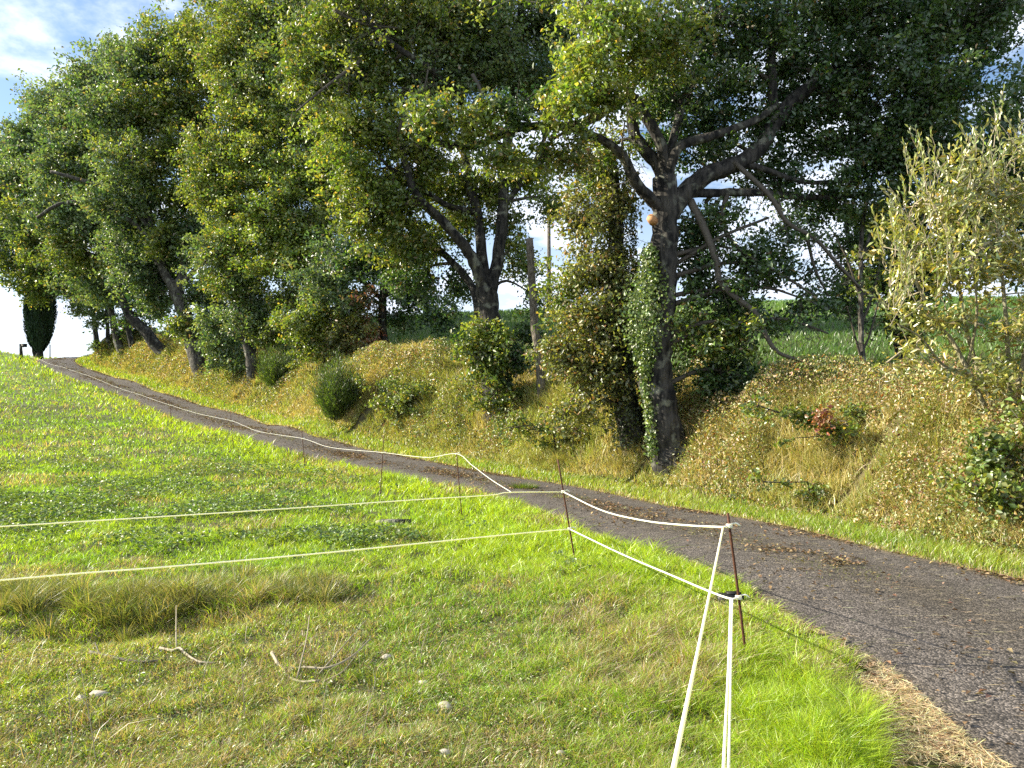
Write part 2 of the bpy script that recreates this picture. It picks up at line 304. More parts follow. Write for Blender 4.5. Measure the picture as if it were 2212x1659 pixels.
# road: strip between the two edges
nL = 330; A = smooth_line(Ledge, nL); Bq = smooth_line(Redge, 900); Bn = []
for p in A: Bn.append(Bq[np.argmin(((Bq - p) ** 2).sum(1))])
Bn = np.array(Bn)
for _ in range(3): Bn[1:-1] = (Bn[:-2] + Bn[1:-1] * 2 + Bn[2:]) / 4
nc = 13; t = np.linspace(0, 1, nc)
jl = (fnoise(A[:, 0], A[:, 1], .5, 31) - .5) * .16; jr = (fnoise(Bn[:, 0], Bn[:, 1], .6, 33) - .5) * .2
wdt = Bn - A; wn_ = wdt / np.linalg.norm(wdt, axis=1)[:, None]; A2 = A + wn_ * jl[:, None]; B2 = Bn + wn_ * jr[:, None]
RX = A2[:, None] * (1 - t)[None, :, None] + B2[:, None] * t[None, :, None]
RZ = base0(RX[..., 0].ravel(), RX[..., 1].ravel()).reshape(nL, nc) + .012 + .035 * np.sin(t * math.pi)[None]
V = np.concatenate([RX, RZ[..., None]], -1).reshape(-1, 3); i = (np.arange(nL - 1) * nc)[:, None]; j = np.arange(nc - 1)[None]
Q = np.stack([i + j, i + j + 1, i + j + 1 + nc, i + j + nc], -1).reshape(-1, 4)
tt = np.tile(t, nL)[:, None]; nz = fnoise(V[:, 0], V[:, 1], .8, 41)[:, None]
rc = np.array([.078, .068, .060]) * (1 + 0 * tt)
cen = np.exp(-((tt - .52) / .16) ** 2) * (.35 + .9 * nz) * (sstep(30, 9, V[:, 1])[:, None] * .5 + .5); rc = rc * (1 - .55 * np.clip(cen, 0, 1)) + np.array([.035, .027, .014]) * np.clip(cen, 0, 1) * .6
ed = np.clip(np.maximum(sstep(.10, 0, tt), sstep(.90, 1, tt)), 0, 1); rc = rc * (1 - .6 * ed) + np.array([.12, .09, .05]) * .6 * ed
tag(mesh_obj('road', V, Q, M_asph, col=rc, smooth=True), 'narrow worn grey asphalt lane climbing the hill', kind='structure')

# ------------------------------------------------------------------ ground cover
def mixc(a, b, t): return a * (1 - t) + b * t
def scatter(n, y0, y1, p, xl, xr):
    """random ground positions, thinning with distance as far grass is built coarser"""
    q = rng.random(n); e = 1 - p; Y = (y0 ** e + q * (y1 ** e - y0 ** e)) ** (1 / e)
    X = (xl + (xr - xl) * rng.random(n)) * (Y + 1.2); return X, Y
def edge_pts(n, d0, d1, s_pow=1.0, y0=5, y1=64, side=None):
    """random points at distance d0..d1 right of the road's right edge"""
    E_ = Redge if side is None else side
    seg = np.linalg.norm(np.diff(E_, axis=0), axis=1); mid = (E_[1:] + E_[:-1]) / 2
    wgt = seg * (np.maximum(mid[:, 1], 4) ** -s_pow) * ((mid[:, 1] > y0) & (mid[:, 1] < y1)); k = rng.choice(len(seg), n, p=wgt / wgt.sum()); f = rng.random(n)[:, None]
    a = E_[k] * (1 - f) + E_[k + 1] * f; d = E_[k + 1] - E_[k]; nn = np.stack([d[:, 1], -d[:, 0]], 1) / np.linalg.norm(d, axis=1)[:, None]
    dd = d0 + (d1 - d0) * rng.random(n); return (a + nn * dd[:, None])[:, 0], (a + nn * dd[:, None])[:, 1], dd
def gblades(name, label, X, Y, h, wd, col, mat=M_grass, lean=.6, kind='stuff', zoff=-.01, dR=None, lv=(0.1, -.05)):
    Z = full(X, Y, dR=dR) + zoff; n = len(X)
    ln = rng.normal(size=(n, 2)) * (h * lean)[:, None] + np.array(lv) * h[:, None]
    V, Q, T, c = blades(np.stack([X, Y, Z], 1), h, wd, ln, col)
    m = MB(); m.add(V, Q, T, c); o = m.build(name, mat); tag(o, label, kind=kind); return o
def jit(col, n, a=.28):
    return np.clip(col * (1 + a * rng.normal(size=(n, 1))) * (1 + .08 * rng.normal(size=(n, 3))), .004, 1)
# pasture
n = 680000; X, Y = scatter(n, 2.4, 68, 1.75, -.78, .35); dL = sdist(X, Y, Ledge)
k = (dL < .06) & (rng.random(n) < .28 + 1.1 * sstep(.30, .62, vnoise(X, Y, .09 , 211) * .55 + vnoise(X, Y, .27, 212) * .45) + .5 * sstep(8, 20, Y)); X, Y, dL = X[k], Y[k], dL[k]; n = len(X)
cl = fnoise(X, Y, 1.8, 61); dr = fnoise(X, Y, 1.1, 71); fg = sstep(8.5, 5.2, Y) * sstep(-.6, -1.5, dL)
lush = sstep(-2.4, -1.2, dL)
c = mixc(np.array([.16, .32, .020]), np.array([.32, .42, .03]), cl[:, None])
c = mixc(c, np.array([.34, .46, .022]), (lush * (1 - fg * .6))[:, None] * .7)
dryp = np.clip(sstep(.50, .68, dr) * .65 + fg * (.5 + .5 * sstep(.4, .62, dr)), 0, .92)
straw = np.array([.36, .29, .16]); isdry = rng.random(n) < dryp * .7
c = np.where(isdry[:, None], straw * (.5 + .9 * rng.random((n, 1))), c)
dk = sstep(.60, .72, fnoise(X, Y, 1.3, 77)) * sstep(7, 12, Y); c = c * (1 - .35 * dk[:, None])
h = (.035 + .045 * rng.random(n) + .035 * lush) * (1 + Y / 28) * (1 - .25 * fg) * (.45 + 1.3 * vnoise(X, Y, .16, 201) * vnoise(X, Y, .5, 202) ** .5); wd = np.maximum(.0036, .00085 * Y) * (.8 + .5 * rng.random(n))
hol = np.exp(-(((X + 2.9) / 1.5) ** 2 + ((Y - 6.35) / .35) ** 2)); h = h * (1 + 1.6 * hol)
gblades('pasture_grass', 'short green pasture grass with dry straw patches', X, Y, h, wd, jit(c, n), lean=.75)
# leafy weeds in the pasture
n = 230000; X, Y = scatter(n, 3.5, 50, 1.5, -.78, .2); dL = sdist(X, Y, Ledge)
k = (dL < -1.1) & (rng.random(n) < sstep(.44, .60, fnoise(X, Y, 1.3, 81)) * (.0 + 1.0 * sstep(7.0, 8.6, Y + .25 * X)) * (1 - .6 * sstep(14, 22, Y))); X, Y = X[k], Y[k]; n = len(X)
p = np.stack([X, Y, full(X, Y) + .03 + .07 * rng.random(n) * (1 + Y / 30)], 1); nr = rdir(n) * .7 + np.array([0, 0, 1]); sz = (.022 + .028 * rng.random(n)) * (1 + Y / 20)
V, T = leaves(p, np.cross(nr, rdir(n)), nr, sz, sz * .62); m = MB(); m.add(V, None, T, np.repeat(jit(mixc(np.array([.07, .13, .03]), np.array([.22, .30, .10]), rng.random((n, 1))), n, .2), 4, 0))
tag(m.build('clover_weeds', M_shrub), 'broad leaved weeds growing in the pasture grass', kind='stuff')
def tussocks(name, label, cx, cy, per, h0, h1, spread, wd, col0, col1, mat=M_dry, droop=1.0, slope=(0, 0), pw=1.3):
    """grass tussocks: blades arching out from a shared foot"""
    k = len(cx); ci = np.repeat(np.arange(k), per); n = len(ci); th = rng.random(n) * 6.283; rr = rng.random(n) ** .6; hs = (h0 + (h1 - h0) * rng.random(k))[ci]; sp = spread * (.6 + .8 * rng.random(k))[ci]
    X = cx[ci] + np.cos(th) * rr * sp * .45; Y = cy[ci] + np.sin(th) * rr * sp * .45; Z = full(X, Y) - .03; h = hs * (.55 + .6 * rng.random(n)) * (1 - .35 * rr)
    ln = np.stack([np.cos(th), np.sin(th)], 1) * (h * (.15 + .9 * rr * droop))[:, None] + np.array(slope) * h[:, None] + rng.normal(size=(n, 2)) * .12 * h[:, None]
    c = mixc(np.array(col0), np.array(col1), np.clip(rng.random((n, 1)) ** pw + .25 * (rng.random((k, 1))[ci] - .5), 0, 1)); V, Q, T, c = blades(np.stack([X, Y, Z], 1), h, np.maximum(wd, .0006 * Y), ln, jit(c, n, .22)); m = MB(); m.add(V, Q, T, c); o = m.build(name, mat); tag(o, label, kind='stuff'); return o
k = 210; cx = rng.normal(-3.0, .80, k); cy = 6.42 + .17 * rng.normal(size=k) + .15 * np.sin(cx * 2.3)
tussocks('tall_grass', 'tall tussocky grass with dry tips behind the shaded hollow', cx, cy, 120, .12, .30, .12, .0042, [.05, .10, .015], [.36, .32, .13], M_grass)
k = 900; cy = rng.uniform(2.6, 9.5, k); cx = rng.uniform(-.75, .33, k) * cy; q = sdist(cx, cy, Ledge) < -.15; cx, cy = cx[q], cy[q]
tussocks('pasture_tufts', 'small tufts of coarser grass dotted over the near pasture', cx, cy, 46, .04, .13, .07, .004, [.06, .13, .015], [.38, .44, .04], M_grass)
n = 170000; X, Y = scatter(n, 2.5, 10, 1.4, -.78, .33); dL = sdist(X, Y, Ledge); fg = sstep(9.5, 5.5, Y) * sstep(-.4, -1.6, dL); q = (dL < -.1) & (rng.random(n) < .15 + .85 * fg); X, Y = X[q], Y[q]; n = len(X)
p = np.stack([X, Y, full(X, Y) + .002 + .03 * rng.random(n)], 1); nr = rdir(n) * .8 + np.array([0, 0, 1]); sz = .010 + .018 * rng.random(n) ** 1.5; e = rng.random((n, 1)); st = rng.random(n) < .32 + .3 * sstep(.45, .6, fnoise(X, Y, .5, 85))
cc = mixc(np.array([.045, .10, .015]), np.array([.25, .34, .04]), e); cc[st] = mixc(np.array([.20, .13, .07]), np.array([.50, .42, .24]), e)[st]; V, T = leaves(p, np.cross(nr, rdir(n)), nr, sz, sz * np.where(st, .22, .6)); m = MB(); m.add(V, None, T, np.repeat(jit(cc, n, .25), 4, 0))
tag(m.build('turf_leaves', M_shrub), 'tiny leaves, moss and dead bits matted in the near turf', kind='stuff')
n = 15000; X = rng.uniform(-4.2, 1.2, n); Y = rng.uniform(3.2, 7.8, n); k = rng.random(n) < sstep(.46, .72, fnoise(X, Y, .9, 91)) * (.4 + .6 * np.exp(-(((X + 1.5) / 1.1) ** 2 + ((Y - 5.3) / 1.0) ** 2))) + .03; X, Y = X[k], Y[k]; n = len(X)
gblades('dry_weed_stems', 'thin dead brown weed stems standing in the foreground', X, Y, .06 + .15 * rng.random(n), .0034, jit(mixc(np.array([.12, .085, .06]), np.array([.36, .30, .20]), rng.random((n, 1)) ** 2), n), M_dry, lean=.8)
# straw and cut grass on the near road edge
n = 30000; X, Y, d = edge_pts(n, -.36, .14, 1.6, 1.5, 20, side=Ledge); k = rng.random(n) < .15 + .85 * sstep(.4, .6, fnoise(X, Y, .5, 95)); X, Y = X[k], Y[k]; n = len(X)
a = rng.random(n) * 6.28; sl = .03 + .10 * rng.random(n); Zg = full(X, Y); Zr = base0(X, Y) + .02; Z = np.maximum(Zg, Zr) + .004 + .02 * rng.random(n)
V, T = leaves(np.stack([X, Y, Z], 1), np.stack([np.cos(a), np.sin(a), .15 * rng.normal(size=n)], 1), np.array([[0, 0, 1.]]) + .3 * rdir(n), sl, .004, .1)
m = MB(); m.add(V, None, T, np.repeat(jit(mixc(np.array([.62, .53, .32]), np.array([.34, .22, .12]), (rng.random((n, 1)) < .3) * 1.), n, .25), 4, 0))
tag(m.build('cut_straw', M_dry), 'pale cut straw lying along the near road edge', kind='stuff')
# leaf litter and straw on the lane
def on_road(n, tc_, ts, y0, y1, sp):
    k = np.nonzero((A[:, 1] > y0) & (A[:, 1] < y1))[0]; wg = np.maximum(A[k, 1], 3) ** -sp; k = rng.choice(k, n, p=wg / wg.sum()); f = rng.random(n)[:, None]
    a = A[k] * (1 - f) + A[k + 1] * f; b = Bn[k] * (1 - f) + Bn[k + 1] * f; q = np.clip(tc_ + ts * rng.normal(size=n), .02, .98)[:, None]; p = a * (1 - q) + b * q
    return p[:, 0], p[:, 1], base0(p[:, 0], p[:, 1]) + .018 + .035 * np.sin(q[:, 0] * math.pi)
pos = []; cols = []; szs = []
for nn_, tc_, ts, y0, y1, sp in [(6000, .55, .12, 7, 22, 1.0), (5000, .97, .05, 5, 60, 1.0), (5000, .5, .12, 20, 60, .7), (2500, .5, .3, 3, 60, 1.2)]:
    X, Y, Z = on_road(nn_, tc_, ts, y0, y1, sp); k = rng.random(nn_) < sstep(.42, .6, fnoise(X, Y, 1.1, 101)) + .12; X, Y, Z = X[k], Y[k], Z[k]
    pos.append(np.stack([X, Y, Z + .01], 1)); szs.append((.02 + .03 * rng.random(len(X))) * (1 + Y / 35)); cols.append(mixc(np.array([.11, .065, .035]), np.array([.30, .22, .12]), rng.random((len(X), 1))))
p = np.concatenate(pos); s = np.concatenate(szs); nr = rdir(len(p)) * .45 + np.array([0, 0, 1])
V, T = leaves(p, np.cross(nr, rdir(len(p))), nr, s, s * .6); m = MB(); m.add(V, None, T, np.repeat(jit(np.concatenate(cols), len(p)), 4, 0))
X, Y, Z = on_road(900, .5, .2, 3, 11, .6); n = 900; a = rng.normal(0, .5, n); sl = .04 + .12 * rng.random(n) ** 2
V, T = leaves(np.stack([X, Y, Z + .006], 1), np.stack([np.cos(a), np.sin(a) * .5 - .1, 0 * a], 1), np.tile([[0, 0, 1.]], (n, 1)), sl, .005, .1); m.add(V, None, T, np.repeat(jit(np.tile([[.50, .42, .24]], (n, 1)), n), 4, 0))
tag(m.build('leaf_litter', M_litter), 'fallen brown leaves and loose straw scattered on the lane', kind='stuff')
# moss and low grass down the middle of the lane
X, Y, Z = on_road(7000, .52, .07, 5, 60, 1.0); k = rng.random(7000) < sstep(.52, .62, fnoise(X, Y, 1.4, 111)); X, Y = X[k], Y[k]; n = len(X)
gblades('lane_moss', 'low moss and grass growing down the middle of the lane', X, Y, .012 + .022 * rng.random(n), np.maximum(.004, .0008 * Y), jit(np.tile([[.17, .19, .035]], (n, 1)), n), lean=.9, zoff=.035)
# right verge
n = 60000; X, Y, d = edge_pts(n, -.03, 1.15, 1.35, 4, 64); h = (.05 + .07 * rng.random(n)) * (1 + Y / 40); cl = fnoise(X, Y, 1.1, 121)[:, None]
c = mixc(np.array([.17, .28, .025]), np.array([.32, .38, .05]), cl); dry = rng.random(n) < .12 + .5 * sstep(.25, 0, d) + .3 * sstep(.6, 1.1, d); c = np.where(dry[:, None], straw * 1.1, c)
h = h * (.45 + .55 * sstep(0, .35, d)); gblades('verge_grass', 'bright green grass verge between the lane and the bank', X, Y, h, np.maximum(.0035, .0008 * Y), jit(c, n), lean=.5)
# bank undergrowth: trailing leaves over drooping dry grass
n = 270000; X, Y, d = edge_pts(n, .85, 4.6, .95, 4.5, 66); md = fnoise(X, Y, 1.3, 131); lf = fnoise(X, Y, .8, 135)
hh = .08 + .75 * sstep(.35, .75, md) * sstep(.8, 1.7, d) ; Z = full(X, Y) + hh * rng.random(n) ** .5
sz = (.018 + .026 * rng.random(n)) * (1 + Y / 22); nr = rdir(n) + np.array([-.5, -.4, .7])
t1 = rng.random((n, 1)); cbr = mixc(np.array([.10, .15, .035]), np.array([.27, .30, .08]), t1); cst = mixc(np.array([.42, .34, .15]), np.array([.27, .19, .09]), t1)
dd = sstep(.38, .62, fnoise(X, Y, 1.6, 141)); c = np.where((rng.random(n) < .15 + .42 * dd)[:, None], cst, cbr)
rus = rng.random(n) < .035; c[rus] = [.22, .07, .03]
V, T = leaves(np.stack([X, Y, Z], 1), rdir(n) + np.array([-.2, -.3, -.3]), nr, sz, sz * .6); m = MB(); m.add(V, None, T, np.repeat(jit(c, n), 4, 0))
tag(m.build('bank_brambles', M_shrub), 'low brambles and trailing leaves covering the roadside bank', kind='stuff')
n = 230000; X, Y, d = edge_pts(n, .95, 4.8, .95, 4.5, 66); h = (.12 + .3 * rng.random(n) ** 1.5) * (.55 + .45 * sstep(1, 2, d)); top = sstep(2.6, 3.6, d)
gr = sstep(.45, .62, fnoise(X, Y, 1.5, 151)); c = mixc(np.array([.46, .38, .16]), np.array([.27, .34, .06]), np.clip(.25 + gr, 0, 1)[:, None] * rng.random((n, 1)) ** .6)
gblades('bank_grass', 'long drooping straw coloured grass on the roadside bank', X, Y, h, np.maximum(.004, .0007 * Y), jit(c, n, .35), M_dry, lean=.75, zoff=.05)
n = 2600; X, Y, d = edge_pts(n, 2.4, 4.2, 1.0, 6, 40)
gblades('bank_seed_heads', 'tall dry seed stems along the top of the bank', X, Y, .4 + .5 * rng.random(n), .006, jit(np.tile([[.36, .28, .16]], (n, 1)), n), M_dry, lean=.25, zoff=0)
X, Y, d = edge_pts(1500, 1.1, 4.4, .9, 4.5, 60); k = fnoise(X, Y, 1.4, 171) > .42; X, Y = X[k], Y[k]
tussocks('bank_tussocks', 'arching tussocks of pale dry and green grass hanging down the bank', X, Y, 60, .22, .55, .20, .0045, [.14, .20, .03], [.52, .43, .19], M_dry, 1.1, (-.35, -.30), .8)
# meadow behind the bank
n = 170000; X, Y = scatter(n, 10, 66, 1.2, -.75, .85); dR = sdist(X, Y, Redge); k = dR > 3.4; X, Y = X[k], Y[k]; n = len(X); cl = fnoise(X, Y, 4, 161)[:, None]
gblades('meadow_grass', 'green meadow grass on the hillside behind the trees', X, Y, (.08 + .10 * rng.random(n)) * (1 + Y / 60), .0011 * Y, jit(mixc(np.array([.05, .125, .025]), np.array([.12, .20, .04]), cl), n), lean=.5)  # meadow green darkened to stand in for missing tree shade

# ------------------------------------------------------------------ trees
def pal(kind):
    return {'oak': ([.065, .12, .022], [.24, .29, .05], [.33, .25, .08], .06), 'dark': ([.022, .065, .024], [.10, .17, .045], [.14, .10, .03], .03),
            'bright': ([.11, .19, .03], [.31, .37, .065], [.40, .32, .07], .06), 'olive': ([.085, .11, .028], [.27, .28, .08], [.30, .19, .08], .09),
            'rust': ([.20, .12, .05], [.34, .20, .09], [.30, .10, .05], .3), 'blue': ([.06, .12, .05], [.21, .28, .11], [.2, .17, .07], .04),  # 'blue' leaf tint puts the far trees' bluish haze into the colour
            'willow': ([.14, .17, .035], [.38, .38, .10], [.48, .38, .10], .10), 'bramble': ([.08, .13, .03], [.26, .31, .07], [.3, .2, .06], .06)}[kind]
DENS = 3.0; LSC = 1.2
def tree(name, label, cat, base_uv, limbs, blobs, leaf=.085, group=None, bark=None, Y0=None, dens=95, clumpr=.36, asp=.55, leafmat=None, upright=0.0, twigmat=None, sides=12, extra=None, per=55, lowsub=True):
    """limbs: ([(u,v,dy),...], start radius px, end radius px); blobs: (u,v,dy,ru,rv,rd,tone[,density])"""
    dens = dens * DENS; leaf = leaf * LSC; bark = bark or M_bark; leafmat = leafmat or M_leaf; twigmat = twigmat or M_twig
    b = hit(*base_uv)
    if Y0 is None: Y0 = b[1]
    if b is None or abs(Y0 - b[1]) > .3:
        p = P(base_uv[0], base_uv[1], Y0); b = np.array([p[0], Y0, float(full(np.array([p[0]]), np.array([Y0]))[0])])
    root = empty(name, b); tag(root, label, cat, group)
    mt = MB(); nodes = []; nr_ = []
    for li, (pts, r0, r1) in enumerate(limbs):
        q = np.array([P(u, v, Y0 + dy_) for u, v, dy_ in pts])
        if li == 0: q = np.vstack([b - (q[0] - b) / np.linalg.norm(q[0] - b) * .8, b + np.array([0, 0, .02]), q])
        m_ = max(6, len(q) * 5); s_ = smooth_line(q, m_); tt_ = np.linspace(0, 1, m_)
        rr_ = (r0 * (1 - tt_) + r1 * tt_) / F * Y0 * .86
        if li == 0: rr_ = rr_ * (1 + .40 * np.exp(-tt_ * m_ / 4.5))
        s_[1:-1] += rng.normal(size=(m_ - 2, 3)) * rr_[1:-1, None] * .06
        V, Q, T = tube(s_, rr_, sides if r0 > 12 else 8, .10); mt.add(V, Q, T); nodes.append(s_); nr_.append(rr_)
    mt.build('trunk', bark, root, True, False)
    nodes = np.concatenate(nodes); nr_ = np.concatenate(nr_)
    mb = MB(); mlv = MB(); up = np.array([0, 0, 1.])
    for bl in blobs:
        u, v, dy_, ru, rv, rd, tone = bl[:7]; dm = bl[7] if len(bl) > 7 else 1.
        Yb = Y0 + dy_; c = P(u, v, Yb); rx = ru / F * Yb; rz = rv / F * Yb
        # a branch from the nearest limb to the foliage mass
        dn = np.linalg.norm(nodes - c, axis=1) + .8 * np.maximum(nodes[:, 2] - c[2], 0); ki = np.argmin(dn); st = nodes[ki]
        end = c + (c - st) / (np.linalg.norm(c - st) + 1e-6) * min(rx, rz) * .5; mid = (st + end) / 2 + np.array([0, 0, .12 * np.linalg.norm(end - st)]) + rng.normal(size=3) * .1
        sb = smooth_line([st, mid, end], 8); rb = np.linspace(min(nr_[ki] * .6, .06), .012, 8); V, Q, T = tube(sb, rb, 6, .15); mb.add(V, Q, T)
        nc_ = max(3, int(rx * rz * 3.14 * dens * dm / per * 1.25 * (1 + rd * .12))); w_ = rdir(nc_); lump = .62 + .75 * vnoise(np.arctan2(w_[:, 2], w_[:, 0]) * 1.0 + u, w_[:, 1] * 1.5 + v, .8, 7); w_ = w_ * (rng.random((nc_, 1)) ** .5) * lump[:, None] * 1.12 * (1 + .22 * rng.normal(size=(nc_, 1)))
        cc = c + w_ * np.array([rx, rd, rz]); src = np.vstack([sb[2:], nodes[np.argsort(np.linalg.norm(nodes - c, axis=1))[:6]]])
        j_ = np.argmin(((cc[:, None] - src[None]) ** 2).sum(-1), axis=1); far_ = np.linalg.norm(cc - src[j_], axis=1) < 4
        V, Q = sticks(src[j_][far_], cc[far_], .012, .004, .10); mb.add(V, Q)
        # leaves round every clump
        npc = np.maximum(8, (per * (.5 + rng.random(nc_))).astype(int)); ci = np.repeat(np.arange(nc_), npc); nl = len(ci)
        cr_ = clumpr * (.7 + .6 * rng.random(nc_)); o_ = rng.normal(size=(nl, 3)) * .40 * np.array([1, 1, .7]); o_[:, 2] -= .10 * (o_[:, 0] ** 2 + o_[:, 1] ** 2)
        pos_ = cc[ci] + o_ * cr_[ci][:, None]
        nrm = rdir(nl) + up * .55 + o_ * .5; ax = rdir(nl) + o_ * .6 + up * (upright - .15)
        ax = ax - nrm * ((ax * nrm).sum(1) / (nrm * nrm).sum(1))[:, None] * (1 - abs(upright) * .5); sz_ = leaf * (.6 + .8 * rng.random(nl))
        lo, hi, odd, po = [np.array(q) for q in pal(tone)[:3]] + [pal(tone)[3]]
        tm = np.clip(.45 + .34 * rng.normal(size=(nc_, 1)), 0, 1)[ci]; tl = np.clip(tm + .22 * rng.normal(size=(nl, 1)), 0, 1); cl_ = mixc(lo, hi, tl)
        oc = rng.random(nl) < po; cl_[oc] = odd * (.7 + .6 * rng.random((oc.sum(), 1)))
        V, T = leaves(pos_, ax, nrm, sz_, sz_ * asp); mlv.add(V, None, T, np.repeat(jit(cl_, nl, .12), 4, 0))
        # bare spray twigs inside the mass
        k2 = rng.choice(nc_, min(nc_, max(2, nc_ // 2)), replace=False); V, Q = sticks(cc[k2], cc[k2] + rdir(len(k2)) * clumpr * 1.5, .005, .002, .15, 2); mb.add(V, Q)
    if extra: extra(root, Y0, b, mb, mlv)
    if mb.n: mb.build('branches', twigmat, root, False, False)
    if mlv.n: mlv.build('crown', leafmat, root)
    print(name, 'Y0 %.1f' % Y0, 'leaves', mlv.n // 4)
    return root
def dead(mb, Y, pts, r0, r1, side=5, spread=30):
    """a bare branch with side twigs"""
    q = smooth_line([P(u, v, Y + d_) for u, v, d_ in pts], max(8, len(pts) * 4)); rr_ = np.linspace(r0, r1, len(q)) / F * Y; V, Q, T = tube(q, rr_, 6, .2); mb.add(V, Q, T)
    k = rng.integers(1, len(q), side); d_ = rdir(side) * (np.array([1, .6, 1]) * spread / F * Y * (.5 + rng.random((side, 1)))) + np.array([0, 0, -.25 * spread / F * Y])
    V, Q = sticks(q[k], q[k] + d_, .009, .003, .12, 4); mb.add(V, Q)
    k3 = rng.integers(0, side, side * 2); V, Q = sticks(q[k[k3]] + d_[k3] * .6, q[k[k3]] + d_[k3] * .6 + rdir(side * 2) * spread * .5 / F * Y, .005, .002, .12, 2); mb.add(V, Q)

# --- the big oak on the right
def oak_extra(root, Y, b, mb, mlv):
    for pts, r0, r1, s_ in [([(1490, 433, 0), (1522, 497, -.2), (1547, 568, -.3), (1553, 605, -.4), (1582, 637, -.5), (1630, 674, -.6), (1651, 717, -.8), (1681, 761, -.9), (1753, 786, -1)], 9, 3, 26),
            ([(1570, 420, .3), (1560, 480, .2), (1600, 540, 0), (1700, 600, -.2), (1760, 640, -.2)], 6, 2, 18), ([(1445, 580, .2), (1500, 545, 0), (1560, 510, 0), (1660, 470, .2)], 5, 3, 10),
            ([(1585, 350, 0), (1660, 420, -.3), (1700, 480, -.3), (1760, 515, -.3), (1800, 560, -.2), (1856, 620, 0)], 6, 3, 22), ([(1620, 690, -.5), (1700, 690, -.3), (1790, 720, -.2)], 4, 2, 16),
            ([(1740, 500, 0), (1760, 580, 0), (1790, 640, .1)], 4, 2, 12), ([(1373, 392, 0), (1345, 330, -.8), (1350, 260, -1)], 3, 1.5, 8)]:
        dead(mb, Y, pts, r0, r1, s_, 55)
    stub = np.array([P(1412, 478, Y - .22), P(1405, 470, Y - .36)]); V, Q, T = tube(stub, [.1, .085], 12, .06); m = MB(); m.add(V, Q, T); m.build('sawn_stub', M_cut, root, False, False)
    # ivy up the left side
    n = 7500; tq = rng.random(n) ** .9; pts = smooth_line([P(1420, 985, Y), P(1412, 900, Y), P(1406, 800, Y), P(1405, 700, Y), P(1408, 620, Y), P(1420, 540, Y)], 60); i_ = (tq * 59).astype(int)
    bulge = .10 + .34 * np.exp(-((tq - .70) / .16) ** 2) * (.4 + .9 * vnoise(tq, tq * 0, .07, 5)); o = rng.normal(size=(n, 3)) * .62 * bulge[:, None] + np.stack([.16 * (vnoise(tq, tq * 0, .09, 6) - .5), 0 * tq, 0 * tq], 1); kk = (tq > .42) | (rng.random(n) < .30); p = pts[i_] + o + np.array([-.14, -.22, 0]); nr2 = rdir(n) * .6 + np.array([-.5, -.8, .4])
    p = p[kk]; nr2 = nr2[kk]; n = len(p); V, T = leaves(p, rdir(n) + np.array([0, 0, -.7]), nr2, .045 + .05 * rng.random(n), .05, .15); mi = MB(); mi.add(V, None, T, np.repeat(jit(mixc(np.array([.05, .10, .02]), np.array([.20, .27, .05]), rng.random((n, 1))), n), 4, 0)); mi.build('ivy', M_shrub, root)
